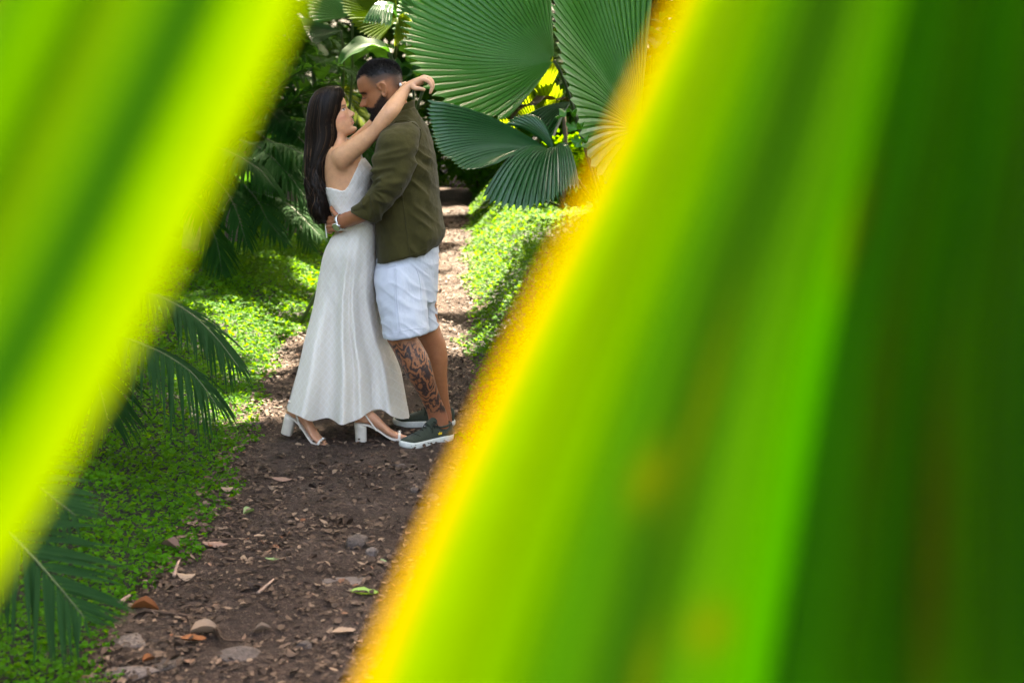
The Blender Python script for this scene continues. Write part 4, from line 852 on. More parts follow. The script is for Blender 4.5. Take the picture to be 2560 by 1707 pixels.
# canvas sneakers
def sneaker(heel, ang, label, emblem):
    c, s = math.cos(ang), math.sin(ang); T = np.asarray(heel, float)
    def tw(P): P = np.asarray(P, float); return np.stack([P[..., 0] * c - P[..., 1] * s, P[..., 0] * s + P[..., 1] * c, P[..., 2]], -1) + T
    xs = [0, .004, .014, .04, .09, .14, .19, .235, .268, .290, .304, .308]
    ws = [0, .014, .025, .034, .0345, .037, .044, .0465, .041, .030, .013, 0]
    t = np.linspace(0, math.pi, 64); X = .154 - .154 * np.cos(t); Wd = np.maximum(cint(xs, ws, X), 0)
    out = np.vstack([np.stack([X, Wd], 1), np.stack([X[::-1][1:-1], -Wd[::-1][1:-1]], 1)]); n = len(out)
    cen = np.array((.15, 0)); rows = []
    for z, k in ((0, .955), (.003, .985), (.012, 1.0), (.024, 1.0), (.029, .99), (.031, .95)):
        rib = 1 + (.006 * np.where(np.arange(n) % 2, 1, -1) * (out[:, 0] > .235) if .002 < z < .028 else 0)
        o2 = cen + (out - cen) * (k * rib)[:, None] if not np.isscalar(rib) else cen + (out - cen) * k
        rows.append(np.c_[o2, np.full(n, z) + .010 * sstep(.25, .31, o2[:, 0])])
    root = empty('sneaker', T, MAN)
    mk('sole', *capped(tw(np.array(rows)), len(rows), n), M_sole, root)
    xu = np.linspace(.006, .300, 48); hh = cint([.0, .02, .05, .085, .105, .125, .15, .2, .25, .29, .305], [.080, .084, .075, .072, .082, .092, .086, .066, .052, .045, .036], xu)
    wu = np.maximum(cint(xs, ws, xu) * .955, .004); ph = np.linspace(0, math.pi, 25)
    V = np.stack([np.broadcast_to(xu[:, None], (48, 25)), wu[:, None] * np.sign(np.cos(ph)) * np.abs(np.cos(ph)) ** .75 * (1 - .28 * np.sin(ph)[None] ** 2 * (xu[:, None] < .16)), .026 + (hh[:, None] - .026) * np.sin(ph) ** .8], -1)
    V2 = np.concatenate([V, np.stack([V[:, ::-1, 0][:, 5:-5:5], V[:, ::-1, 1][:, 5:-5:5], np.full((48, 3), .026)], -1)], 1)
    up_ = mk('upper', *capped(tw(V2), 48, 28), M_canvas, root)
    # collar roll, tongue, toe seam, laces
    cl = []
    for k in range(24):
        a = k * 2 * math.pi / 24; x = .068 - .052 * math.cos(a); cl.append((x, .028 * math.sin(a), np.interp(x, [.015, .05, .09, .12], [.086, .077, .075, .086])))
    cl.append(cl[0]); mk('collar_roll', *tube(tw(cl), .0042, 8), M_canvas, root)
    mk('tongue', *tube(tw([(.15, 0, .086), (.125, 0, .097), (.108, 0, .108), (.100, 0, .112)]), [.018, .020, .018, .008], 10, 10), M_canvas, root)
    ts = [(.205 + .03 * math.cos(a) ** 2 - .0, .040 * math.sin(a), .030 + .036 * math.cos(a) ** .8 if math.cos(a) > 0 else .03) for a in np.linspace(-1.5, 1.5, 25)]
    mk('toe_seam', *tube(tw(ts), .0013, 6), M_lace, root)
    for x in (.128, .146, .164, .182):
        h = float(np.interp(x, [.125, .15, .2], [.093, .088, .067]))
        P = [(x + .003 * math.cos(k), .024 * (k / 3), h - .018 * (k / 3) ** 2 + .002) for k in np.linspace(-3, 3, 9)]
        mk('lace', *tube(tw(P), .0026, 6), M_lace, root)
    for sg in (-1, 1):
        P = [(.128, 0, .098), (.126, sg * .02, .106), (.122, sg * .038, .096), (.124, sg * .040, .082), (.130, sg * .022, .090), (.130, 0, .097)]
        mk('lace_bow', *tube(tw(P), .0022, 6, 24), M_lace, root)
        P = [(.130, 0, .097), (.140, sg * .024, .094), (.146, sg * .036, .074), (.150, sg * .040, .06)]
        mk('lace_end', *tube(tw(P), .0020, 6, 14), M_lace, root)
    if emblem:
        pts = [(-.009, 0), (.009, 0), (.0115, .010), (.0055, .0055), (0, .0125), (-.0055, .0055), (-.0115, .010)]
        tree = bvh_of(tw(V2).reshape(-1, 3), gridf(48, 28)); m = len(pts); Pf = []
        cpt = snap(tree, 1100, 1086, .0)
        ax = np.array((c, s, 0.)) * -1; upz = np.array((0, 0, 1.))
        nn = np.cross(upz, np.array((c, s, 0.))); 
        if cpt is None: cpt = tw(np.array((.075, .034, .05)))
        if nn[1] > 0: nn = -nn
        for off in (-.004, .0022): Pf += [cpt + ax * a + upz * b + nn * off for a, b in pts]
        Fc = [tuple(range(m - 1, -1, -1)), tuple(range(m, 2 * m))] + [(i, (i + 1) % m, m + (i + 1) % m, m + i) for i in range(m)]
        mk('crown_emblem', Pf, Fc, M_yellow, root, False)
    root['label'] = label
hN = ung(1131, 1097); tN = ung(985, 1127); sneaker(hN, math.atan2(tN[1] - hN[1], tN[0] - hN[0]), 'dark green canvas sneaker with white sole and small yellow crown', True)
hF = ung(1139, 1064); tF = ung(992, 1064); sneaker(hF, math.atan2(tF[1] - hF[1], tF[0] - hF[0]), 'dark green canvas sneaker behind the other shoe', False)

# watch
wr0, wr1 = W(857, 535, -.172), W(862, 572, -.172)
wc = (W(847, 538, -.155) + W(858, 572, -.155)) / 2; ax = W(862, 548, -.18) - W(840, 558, -.14); ax /= np.linalg.norm(ax)
e1 = W(858, 572, -.155) - W(847, 538, -.155); e1 -= ax * (e1 @ ax); e1 /= np.linalg.norm(e1); e2 = np.cross(ax, e1)
if e2[1] > 0: e2 = -e2
WATCH = empty('wristwatch', wc, MAN)
bp = [wc + e1 * .0350 * math.cos(a) + e2 * .0300 * math.sin(a) for a in np.linspace(0, 2 * math.pi, 33)]
bv = []
for w_, rr in ((-.008, 1.0), (-.007, 1.06), (.007, 1.06), (.008, 1.0)):
    bv += [wc + (p - wc) * rr + ax * w_ for p in bp[:-1]]
mk('bracelet', bv, gridf(4, 32), M_steel, WATCH)
dn = e2 * .92 + e1 * .38; dn /= np.linalg.norm(dn); d1 = ax; d2 = np.cross(dn, d1)
dc = wc + dn * .036
def disc(c, n, a, b, r, h, m=28):
    V = [];
    for k, (z, rr) in enumerate(((0, .92), (.15 * h, 1), (.8 * h, 1), (h, .93))):
        V += [c + n * z + (a * math.cos(t) + b * math.sin(t)) * r * rr for t in np.arange(m) * 2 * math.pi / m]
    return capped(np.array(V), 4, m)
mk('case', *disc(dc, dn, d1, d2, .0215, .009), M_steel, WATCH)
mk('dial', *disc(dc + dn * .0085, dn, d1, d2, .0178, .0012), M_dial, WATCH)
mk('crown_knob', *tube([dc + d1 * .021 + dn * .004, dc + d1 * .026 + dn * .004], .003, 8), M_steel, WATCH)

# ------------------------------------------------------------------ the woman
AW = R(22)
WM, WT = head_matrix((829, 296), 0.0, .96, (math.cos(AW), .02, math.sin(AW)), (-math.sin(AW), 0, math.cos(AW)))
wom = xf(head_parts(False), WM, WT)
wom.append(sil([(815, 300, 864, 312, 0, .048), (826, 325, 866, 338, 0, .049), (828, 348, 868, 352, 0, .053), (822, 368, 880, 368, 0, .085), (816, 385, 890, 385, 0, .13)], 30))
TORSO = [(822, 366, 882, 366, 0, .10), (816, 392, 900, 388, 0, .145), (813, 415, 918, 410, 0, .15), (813, 445, 930, 432, 0, .142), (818, 480, 925, 470, 0, .135), (828, 515, 922, 510, 0, .122), (838, 545, 928, 545, 0, .122), (846, 572, 938, 572, .01, .135), (836, 605, 934, 615, .02, .145), (828, 650, 930, 660, .03, .15), (845, 690, 920, 690, .03, .13)]
wom.append(sil(TORSO, 60, 40, .78))
# right arm over his shoulder
wom.append(sil([(826, 400, 858, 440, -.03, .06), (824, 390, 858, 438, -.085, .062), (833, 374, 862, 430, -.130, .056), (851, 362, 872, 416, -.150, .050), (886, 341, 901, 390, -.175, .045), (922, 317, 932, 360, -.20, .041), (940, 292, 970, 316, -.215, .039), (962, 262, 998, 284, -.21, .040), (985, 235, 1014, 255, -.18, .033), (1009, 211, 1028, 225, -.15, .025), (1026, 201, 1037, 220, -.14, .031), (1045, 193, 1051, 215, -.135, .037), (1057, 192, 1060, 210, -.13, .036)], 90))
for k, (d, du, dv) in enumerate(((-.165, -1, 3), (-.145, 3, 0), (-.122, 5, -2), (-.102, 3, -3))):
    wom.append(tubeW([(1045, 203, d + .002, .0105), (1057 + du * .5, 196 + dv, d, .0102), (1072 + du, 201 + dv, d, .0088), (1079 + du, 214 + dv * .5, d, .0078), (1078 + du * .6, 224 + dv, d, .0070), (1075 + du * .5, 233 + dv, d, .0056)]))
wom.append(tubeW([(1030, 215, -.165, .012), (1038, 221, -.175, .0115), (1049, 222, -.18, .0095), (1058, 224, -.18, .0085), (1063, 226, -.178, .0065)]))
# left arm on the far side, hand behind his neck
wom.append(sil([(840, 370, 870, 415, .12, .05), (885, 335, 910, 380, .18, .044), (930, 292, 960, 322, .22, .039), (965, 248, 990, 275, .19, .036), (990, 214, 1012, 232, .13, .026), (1000, 206, 1020, 226, .10, .028)], 40))
for d0, v0 in ((0, 208), (.0, 217), (0, 226)):
    wom.append(tubeW([(1012, v0, .10, .009), (1014, v0 + 1, .06, .0085), (1010, v0 + 2, .02, .008), (1005, v0 + 3, -.02, .0075), (1001, v0 + 3, -.055, .006)]))
# legs and feet
def foot_tw(ball_px, ang, pitch):
    T = ung(*ball_px, .012); c, s = math.cos(ang), math.sin(ang); cp, sp = math.cos(pitch), math.sin(pitch)
    def tw(P):
        P = np.asarray(P, float) - np.array((.155, 0, .012)); x = P[..., 0] * cp + P[..., 2] * sp; z = -P[..., 0] * sp + P[..., 2] * cp
        return np.stack([x * c - P[..., 1] * s, x * s + P[..., 1] * c, z], -1) + T
    return tw
ZX = [-.02, 0, .03, .06, .09, .12, .15, .18, .225]; ZB = [.088, .087, .083, .070, .050, .028, .012, .009, .010]
def zb(x): return cint(ZX, ZB, np.asarray(x, float))
def foot_parts(tw, knee):
    P = []; xs = np.array([-.022, -.012, .01, .04, .07, .10, .13, .155, .178]); wd = np.array([.010, .021, .026, .028, .029, .033, .037, .038, .034]); hh = np.array([.030, .050, .064, .070, .066, .056, .042, .032, .022])
    K = cr(np.c_[xs, 0 * xs, zb(xs) + .009 + hh / 2, wd, hh / 2], 36); th = np.arange(24) * 2 * math.pi / 24
    V = np.stack([np.broadcast_to(K[:, 0:1], (36, 24)), K[:, 3:4] * np.cos(th), K[:, 2:3] + K[:, 4:5] * np.sin(th)], -1); P.append(capped(tw(V), 36, 24))
    for k, (y, L_, r_) in enumerate(((-.026, .218, .0095), (-.011, .220, .0085), (.003, .214, .008), (.015, .207, .0075), (.026, .199, .007))):
        P.append(tube(tw([(.165, y * .9, .024), (.185, y, .026), (L_ - .012, y, .021), (L_, y, .017)]), [r_ * 1.1, r_, r_, r_ * .7], 8, 12))
    a0 = tw(np.array((.022, 0, .125))); a1 = tw(np.array((.036, 0, .19)))
    P.append(tube([a0 - (a1 - a0) * .4, a0, a1, a1 * .6 + knee * .4, knee * .8 + a1 * .2, knee], [.030, .032, .027, .036, .044, .05], 14, 30)); return P
K1, K2 = W(905, 850, .10), W(845, 850, .08)
fA = foot_tw((983, 1096), R(10), 0.0); fB = foot_tw((790, 1106), R(-14), R(17))
wom += foot_parts(fA, K1) + foot_parts(fB, K2)
wom.append(tube([K1, W(890, 740, .03), W(880, 640, .03)], [.055, .075, .085], 16, 20)); wom.append(tube([K2, W(850, 740, .03), W(860, 640, .03)], [.055, .075, .085], 16, 20))
V, Fq, N = remesh('woman', wom, .0036, 2); pu, pv = proj(V)
V = relax(V, Fq, np.exp(-((pu - 843) / 38) ** 4 - ((pv - 402) / 48) ** 4) * (V[:, 1] < Y0), 60)
u, v, L = face_uv(V, WM, WT); onh = (np.linalg.norm(L - np.array((0, 0, .11)), axis=1) < .15) & (L[:, 0] > .02)
pu, pv = proj(V)
col = np.tile(np.array((.68, .36, .19)), (len(V), 1)); col = paint(col, .3 * np.clip(fbm(V * 16, 9) * .5 + .5, 0, 1), (.62, .31, .175))
col = paint(col, .55 * onh * g(L[:, 2], .088, .016) * g(np.abs(L[:, 1]), .05, .022), (.62, .24, .16))
col = paint(col, .9 * onh * np.exp(-(np.abs(L[:, 1]) / .022) ** 4) * (g(L[:, 2], .0625, .0058) + g(L[:, 2], .0475, .0062)).clip(0, 1) * (L[:, 0] > .078), (.50, .16, .13))
col = paint(col, .85 * onh * np.exp(-(np.abs(L[:, 1]) / .024) ** 4) * g(L[:, 2], .0552, .0020) * (L[:, 0] > .07), (.12, .03, .025))
ay = np.abs(L[:, 1])
eye = onh * np.exp(-(np.abs(ay - .031) / .0135) ** 4) * np.exp(-(np.abs(L[:, 2] - .1195) / .0048) ** 4) * (L[:, 0] > .05); col = paint(col, eye, (.75, .72, .68))
iris = onh * np.exp(-(np.hypot(ay - .030, L[:, 2] - .1200) / .0052) ** 4) * (L[:, 0] > .05); col = paint(col, iris, (.02, .012, .008))
lash = onh * np.exp(-(np.abs(ay - .031) / .0155) ** 4) * g(L[:, 2], .1252 + 0 * ay, .0020) * (L[:, 0] > .05); col = paint(col, .95 * lash, (.012, .008, .006))
brow = onh * np.exp(-(np.abs(ay - .033) / .019) ** 4) * g(L[:, 2], .1365 + .05 * (ay - .02), .0026) * (L[:, 0] > .04); col = paint(col, .92 * brow, (.035, .02, .013))
nost = onh * g(np.abs(L[:, 1]), .0065, .004) * g(L[:, 2], .0738, .0025) * (L[:, 0] > .09); col = paint(col, .8 * nost, (.12, .05, .035))
col = paint(col, .45 * sstep(1000, 1060, pv), (.45, .20, .14))
hand = sstep(1010, 1040, pu) * (pv < 260); col = paint(col, .3 * hand, (.66, .42, .32))
scalp = (np.linalg.norm(L - np.array((0, 0, .11)), axis=1) < .15) & (L[:, 0] < .0) & (L[:, 2] > .1); col[scalp] = (.02, .014, .01)
WOM = mk('person', V, Fq, M_skin_w); setcol(WOM, 'Col', col)
tag(WOM, 'dark long-haired woman in white maxi dress with one arm over his shoulder', 'person')
tr_w = bvh_of(V, Fq)
nl = [blob(W(1001, 212, -.062), (.006, .004, .0075))]
mk('nail', *nl[0], M_nail, WOM)
for (d, du) in ((-.145, 3),):
    c_ = W(1066 + du, 199, d); rp = [c_ + np.array((.004 * math.cos(a) * .5, .0095 * math.sin(a), .0095 * math.cos(a))) for a in np.linspace(0, 2 * math.pi, 25)]
    mk('finger_ring', *tube(rp, .0012, 6), M_gold, WOM)
# lashes
HK = [(818, 215, 846, 214, 0, .022), (800, 222, 853, 219, 0, .058), (785, 238, 858, 229, 0, .078), (775, 260, 857, 250, 0, .087), (770, 290, 853, 280, 0, .089), (767, 318, 845, 304, 0, .086), (767, 348, 847, 336, -.004, .080), (766, 380, 838, 364, -.01, .076), (766, 405, 822, 388, -.015, .072), (767, 430, 813, 412, -.02, .068), (769, 460, 813, 446, -.025, .062), (772, 490, 819, 474, -.03, .055), (777, 518, 822, 508, -.03, .050), (783, 538, 822, 532, -.03, .044), (792, 552, 818, 549, -.03, .030)]
def hair_surface():
    K = []
    for uL, vL, uR, vR, dy, rd in HK:
        a, b = W(uL, vL, dy), W(uR, vR, dy); K.append(np.r_[(a + b) / 2, (b - a) / 2, rd])
    return cr(K, 80)
HS = hair_surface()
def hair_pt(t, th, k):
    i = np.clip(t * 79, 0, 78.999); j = i.astype(int); f = (i - j)[:, None]; K = HS[j] * (1 - f) + HS[j + 1] * f
    c_, s2 = np.cos(th), np.sin(th); c_ = np.sign(c_) * np.abs(c_) ** .6; s2 = np.sign(s2) * np.abs(s2) ** .6
    return K[:, :3] + k[:, None] * (K[:, 3:6] * c_[:, None] + K[:, 6:7] * s2[:, None] * np.array((0, 1., 0)))
hp = [sil(HK, 60, 40, .6)]
HV, HF = hp[0]; HV = np.array(HV); c0 = HV.mean(0)
ang = np.tile(np.arange(40), 60) * 2 * math.pi / 40
HV[:2400] = np.array([c for c in HV[:2400]]) 
K60 = cr([np.r_[(W(a, b, d) + W(c, e, d)) / 2] for a, b, c, e, d, _ in HK], 60)
cen = np.repeat(K60, 40, 0); HV[:2400] = cen + (HV[:2400] - cen) * (.955 + .02 * np.sin(ang * 9 + np.repeat(np.arange(60), 40) * .05))[:, None]
HAIR = mk('hair', HV, HF, M_hair, WOM)
r_ = np.random.default_rng(31); NS, SG = 2600, 26
t0 = r_.uniform(0.0, .12, NS) * (r_.random(NS) < .8) + r_.uniform(0, .5, NS) * (r_.random(NS) < .2); t1 = np.clip(r_.normal(.97, .07, NS), .6, 1.04)
thb = r_.uniform(0, 2 * math.pi, NS); kk = r_.uniform(.96, 1.03, NS); P = []
for s in range(SG):
    f = s / (SG - 1); t = t0 + (np.maximum(t1, t0 + .2) - t0) * f
    lock = np.sin(thb * 7.0)  # neighbouring hairs wave together
    wav = .30 * np.sin(t * 21 + lock * 3.5) * sstep(.5, .95, t) + .03 * np.sin(t * 9 + thb * 5)
    P.append(hair_pt(np.minimum(t, 1.0), thb + wav, kk + .10 * np.sin(t * 19 + lock * 3 + 1) * sstep(.5, 1, t) + .012 * np.sin(thb * 31)) + np.array((0, 0, -1.)) * (np.maximum(t - 1, 0) * .4)[:, None])
P = np.array(P)
fl = (r_.random(NS) < .07); tq = np.linspace(0, 1, SG)[:, None]
wx = sstep(.45, 1, tq) * (.013 * np.sin(tq * 26 + (np.sin(thb * 5) * 2.2)[None])); wy = sstep(.45, 1, tq) * (.012 * np.cos(tq * 23 + (np.sin(thb * 6 + 1) * 2.4)[None]))
P[..., 0] += wx + fl[None] * r_.normal(0, .014, NS)[None] * tq ** 1.3; P[..., 1] += wy + fl[None] * r_.normal(0, .012, NS)[None] * tq
P = P.transpose(1, 0, 2)                                     # NS, SG, 3
Tn = np.gradient(P, axis=1); Cn = np.repeat(K60[np.clip((np.linspace(0, 59, SG)).astype(int), 0, 59)][None], NS, 0)
Sd = np.cross(Tn, P - Cn); Sd /= np.maximum(np.linalg.norm(Sd, axis=2, keepdims=True), 1e-9)
wd = (.0016 + .0016 * r_.random(NS))[:, None, None] * np.sin(np.linspace(.5, math.pi - .12, SG))[None, :, None]
V = np.stack([P - Sd * wd, P + Sd * wd], 2).reshape(-1, 3)
q = gridf(SG, 2, False); Fa = (q[None] + (np.arange(NS) * SG * 2)[:, None, None]).reshape(-1, 4)
tag(mk('hair_strands', V, Fa, M_hair, HAIR), kind='stuff')

# dress: bodice with low back, straps, flared skirt
def tor_surf(n=120, m=96, grow=.006):
    K = []
    for uL, vL, uR, vR, dy, rd in TORSO[1:8]:
        a, b = W(uL, vL, dy), W(uR, vR, dy); h = (b - a) / 2; K.append(np.r_[(a + b) / 2, h * (1 + grow / np.linalg.norm(h)), rd + grow])
    K = cr(K, n); th = np.arange(m) * 2 * math.pi / m
    c_, s2 = np.sign(np.cos(th)) * np.abs(np.cos(th)) ** .78, np.sign(np.sin(th)) * np.abs(np.sin(th)) ** .78
    return K[:, None, :3] + K[:, None, 3:6] * c_[None, :, None] + K[:, None, 6:7] * s2[None, :, None] * np.array((0, 1., 0))
S = tor_surf(); pu, pv = proj(S); nb_, mb = S.shape[:2]
vt = np.interp(pu, [800, 822, 842, 858, 868, 880, 892, 903, 930], [468, 470, 475, 480, 470, 448, 420, 396, 392])
rows = 40; B = np.zeros((rows, mb, 3))
for j in range(mb):
    ok = np.where(pv[:, j] >= vt[:, j])[0]; i0 = ok[0] if len(ok) else 0
    idx = np.linspace(i0, nb_ - 1, rows); k = np.clip(idx.astype(int), 0, nb_ - 2); f = (idx - k)[:, None]; B[:, j] = S[k, j] * (1 - f) + S[k + 1, j] * f
B += (.003 * fbm(B.reshape(-1, 3) * 25, 70).reshape(rows, mb))[..., None] * np.array((0, -1., 0))
Bi = B[:1] * .0 + B[:1] - (B[:1] - B[:1].mean(1, keepdims=True)) * .05
DRESS = empty('dress', (K1 + K2) / 2 * np.array((1, 1, 0)), WOM)
mk('bodice', np.concatenate([Bi, B]), gridf(rows + 1, mb), M_dress, DRESS)
mk('strap', *tube([W(905, 396, -.10), W(900, 380, -.10), W(889, 366, -.09), W(884, 362, -.085)], .004, 8, 20), M_dress, DRESS)
mk('strap', *tube([W(905, 396, .10), W(900, 375, .10), W(889, 349, .085), W(872, 347, .055), W(850, 345, .04)], .004, 8, 20), M_dress, DRESS)
SK = [(845, 566, 941, 562, .0, .134), (838, 580, 942, 578, .004, .146), (826, 598, 942, 600, .01, .165), (810, 632, 941, 640, .02, .185), (799, 680, 940, 700, .035, .185), (782, 771, 946, 765, .06, .185), (760, 858, 972, 852, .08, .19), (744, 930, 999, 920, .09, .195), (729, 985, 1012, 985, .095, .20), (718, 1024, 1022, 1046, .10, .205)]
nr, nc = 110, 200
K = cr(np.array(SK, float), nr)
th = np.arange(nc) * 2 * math.pi / nc; s_ = np.cos(th); near = np.sin(th) < 0
fs = [-1, -.92, -.80, -.62, -.45, -.34, -.22, -.13, .0, .08, .20, .32, .46, .56, .68, .80, 1]
fv = [0, -.3, -1.0, -.35, .55, .75, .1, -1.15, -.5, -.1, -.85, -.4, .15, -.1, -.9, .0, 0]
fold_n = cint(fs, fv, s_); fold_f = np.sin(s_ * 11) * .7
fold = np.where(near, fold_n, fold_f)
hem_n = cint([723, 747, 785, 812, 826, 838, 850, 876, 901, 925, 941, 960, 975, 1000, 1022], [1024, 1038, 1052, 1046, 1044, 1050, 1060, 1055, 1046, 1031, 1023, 1025, 1038, 1047, 1046], s_ * 149.5 + 872.5)
hem_f = 1028 + 8 * np.sin(s_ * 9) + 10 * s_; hem = np.where(near, hem_n, hem_f)
tt = np.linspace(0, 1, nr)[:, None]
# the folds start at different heights
amp = .062 * sstep(.06, 1.0, tt + .08 * np.sin(th * 3)[None]) ** .85
uu = (K[:, 0:1] + K[:, 2:3]) / 2 + (K[:, 2:3] - K[:, 0:1]) / 2 * s_[None] + 3.0 * np.sin(th * 7)[None] * tt
vv = (K[:, 1:2] + K[:, 3:4]) / 2 + (K[:, 3:4] - K[:, 1:2]) / 2 * s_[None]
vv = vv + sstep(.55, 1, tt) * (hem[None] - vv[-1:])
yy = Y0 + K[:, 4:5] + K[:, 5:6] * np.sin(th)[None] + amp * fold[None] * np.where(near, 1, -.6)[None] + (.11 * s_[None] - .055) * sstep(.2, 1, tt)
SV = una(uu, vv, yy)
SV[..., 1] += .004 * fbm(SV.reshape(-1, 3) * np.array((20, 20, 7)), 90).reshape(nr, nc)
mk('skirt', SV, gridf(nr, nc), M_dress, DRESS)
ctr = SV[-1].mean(0); hm_ = np.stack([ctr + (SV[-5] - ctr) * np.array((1.004, 1.01, 1)), ctr + (SV[-1] - ctr) * np.array((1.006, 1.012, 1))])
mk('hem', hm_, gridf(2, nc), M_dress, DRESS)
mk('tie_ribbon', *tube([W(814, 548, -.05), W(814, 565, -.05), W(815.5, 580, -.05), W(817, 595, -.05)], [.002, .003, .003, .003], 6, 12), M_dress, DRESS)

# block heel sandals
def sandal(tw):
    S_ = empty('sandal', tw(np.array((.02, 0, 0))), WOM)
    xs = np.linspace(-.026, .226, 40); wd = cint([-.026, -.02, 0, .05, .1, .15, .19, .215, .226], [.002, .016, .026, .027, .032, .039, .038, .026, .002], xs); z = zb(xs)
    V = np.stack([np.stack([xs, wd, z], -1), np.stack([xs, wd, z + .009], -1), np.stack([xs, -wd, z + .009], -1), np.stack([xs, -wd, z], -1)], 1)
    mk('sole', *capped(tw(V), 40, 4), M_cream, S_, False)
    n = 28; rows = []
    for zz, k in ((0, .86), (.003, .89), (.04, .93), (.075, 1.0), (.092, 1.02)):
        for t in np.arange(n) * 2 * math.pi / n:
            x = .012 + .031 * k * math.cos(t); x = min(x, .036); rows.append((x - .006, .0265 * k * math.sin(t), min(zz, float(zb(x - .006)) + .002)))
    mk('block_heel', *capped(tw(np.array(rows)), 5, n), M_cream, S_)
    def band(pts, w, nrm=None):
        K = cr(np.array(pts, float), 24); T = np.gradient(K, axis=0); T /= np.linalg.norm(T, axis=1, keepdims=True)
        O = K - np.array((K[:, 0].mean(), 0, K[:, 2].mean() - .02)); Bn = np.cross(T, O); Bn /= np.linalg.norm(Bn, axis=1, keepdims=True); Nn = np.cross(Bn, T)
        V = np.stack([K - Bn * w, K + Bn * w, K + Bn * w + Nn * .0025, K - Bn * w + Nn * .0025], 1)
        mk('strap', *capped(tw(V), 24, 4), M_cream, S_, False)
    band([(.178, -.040, .014), (.181, -.034, .034), (.184, -.010, .042), (.184, .012, .041), (.181, .034, .032), (.178, .040, .014)], .0055)
    band([(.075, -.029, .060), (.045, -.031, .105), (.012, -.029, .150), (-.014, -.018, .158), (-.024, 0, .160), (-.014, .018, .158), (.012, .029, .150), (.045, .031, .105), (.075, .029, .060)], .0035)
    band([(-.010, -.022, .162), (.02, -.034, .168), (.05, -.024, .172), (.062, 0, .172), (.05, .024, .172), (.02, .034, .168), (-.010, .022, .162)], .004)
    mk('buckle', *blob(tw(np.array((.184, -.006, .047))), (.009, .006, .004), 8, 10), M_steel, S_)
sandal(fA); sandal(fB)
# ================================================================== leaves hanging close in front of the camera
def attr_leaf(name, tf=.8, rough=.6):
    t = NT(name); a = t.n('Attribute', attribute_name='Col'); c = t.mix(.25, a.outputs['Color'], t.ramp(t.noise(60, 4), [(.3, .75), (.7, 1.0)]), 'MULTIPLY')
    t.color(t.mix(.8, c, (0.00193, 0.0106, .0007))); t.set(Roughness=rough); t.b.inputs['Specular IOR Level'].default_value = .15; tr = t.n('BsdfTranslucent'); t.l(c, tr.inputs['Color'])
    ms = t.n('MixShader'); ms.inputs[0].default_value = tf; t.l(t.b.outputs[0], ms.inputs[1]); t.l(tr.outputs[0], ms.inputs[2]); t.l(ms.outputs[0], t.out.inputs['Surface']); return t.m
M_close = attr_leaf('close_leaf')
def pleated(root, lines, depth, colf, ns=10, nt=60, name='segment', thick=.0006):
    """each fold panel between two neighbouring pleat lines is a segment of its own"""
    Ls = []
    for (pts, d) in zip(lines, depth): Ls.append(cr(np.array([un(a, b, d if c is None else c) for a, b, c in pts]), nt))
    Ls = np.array(Ls); n = len(Ls)
    for j in range(n - 1):
        s = np.linspace(0, 1, ns); V = Ls[j][:, None] * (1 - s)[None, :, None] + Ls[j + 1][:, None] * s[None, :, None]
        Nn = np.cross(Ls[j + 1] - Ls[j], np.gradient(Ls[j], axis=0)); Nn /= np.linalg.norm(Nn, axis=1, keepdims=True)
        V = V + Nn[:, None] * (np.sin(s * math.pi) * .0010)[None, :, None]
        o = mk(name, V, gridf(nt, ns, False), M_close, root)
        S2, T2 = np.meshgrid((j + s) / (n - 1), np.linspace(0, 1, nt)); setcol(o, 'Col', colf(S2.ravel(), T2.ravel()))
def lerp_col(x, stops):
    xs = [a for a, _ in stops]; return np.stack([np.interp(x, xs, [c[k] for _, c in stops]) for k in range(3)], 1)
# right-hand leaf
RL = empty('palm_leaf', un(1500, 2500, .55)); tag(RL, 'blurred yellow-edged palm leaf filling the right of the view', 'leaf')
lines = []; dep = []
off = [0, .62, 1.75, 2.5, 3.5, 4.2, 5.2, 5.9, 6.9, 7.6, 8.6, 9.6]
for j, o_ in enumerate(off):
    t_, m_, b_ = 1735 + o_ * 103, 1275 + o_ * 140, 812 + o_ * 190
    lines.append([(t_ + 50, -320, None), (t_, -130, None), ((t_ + m_) / 2 + 8, 370, None), (m_, 860, None), ((m_ + b_) / 2 - 4, 1360, None), (b_, 1900, None)]); dep.append(.50 + (.0, .006, -.006, .008, -.006, .008, -.006, .008, -.006, .008, -.006, .008)[j])
def colR(s, t):  # yellow margin is leaf colour; the darker stops paint shade streaks in
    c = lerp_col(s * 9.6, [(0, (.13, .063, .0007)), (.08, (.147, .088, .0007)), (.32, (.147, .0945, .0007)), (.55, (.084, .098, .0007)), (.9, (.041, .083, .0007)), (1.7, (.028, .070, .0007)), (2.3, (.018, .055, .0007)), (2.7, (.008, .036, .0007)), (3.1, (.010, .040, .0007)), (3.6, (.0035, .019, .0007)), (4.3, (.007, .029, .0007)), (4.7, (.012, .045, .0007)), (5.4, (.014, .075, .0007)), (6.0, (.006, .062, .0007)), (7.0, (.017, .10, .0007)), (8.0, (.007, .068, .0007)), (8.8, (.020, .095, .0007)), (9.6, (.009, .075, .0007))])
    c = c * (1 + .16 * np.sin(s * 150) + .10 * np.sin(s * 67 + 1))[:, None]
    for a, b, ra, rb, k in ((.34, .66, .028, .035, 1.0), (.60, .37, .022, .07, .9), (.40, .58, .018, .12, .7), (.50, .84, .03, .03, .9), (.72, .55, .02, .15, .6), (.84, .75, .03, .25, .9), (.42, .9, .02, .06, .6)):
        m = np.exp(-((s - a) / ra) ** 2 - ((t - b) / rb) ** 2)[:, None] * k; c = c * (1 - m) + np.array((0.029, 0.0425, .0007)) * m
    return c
pleated(RL, lines, dep, colR)
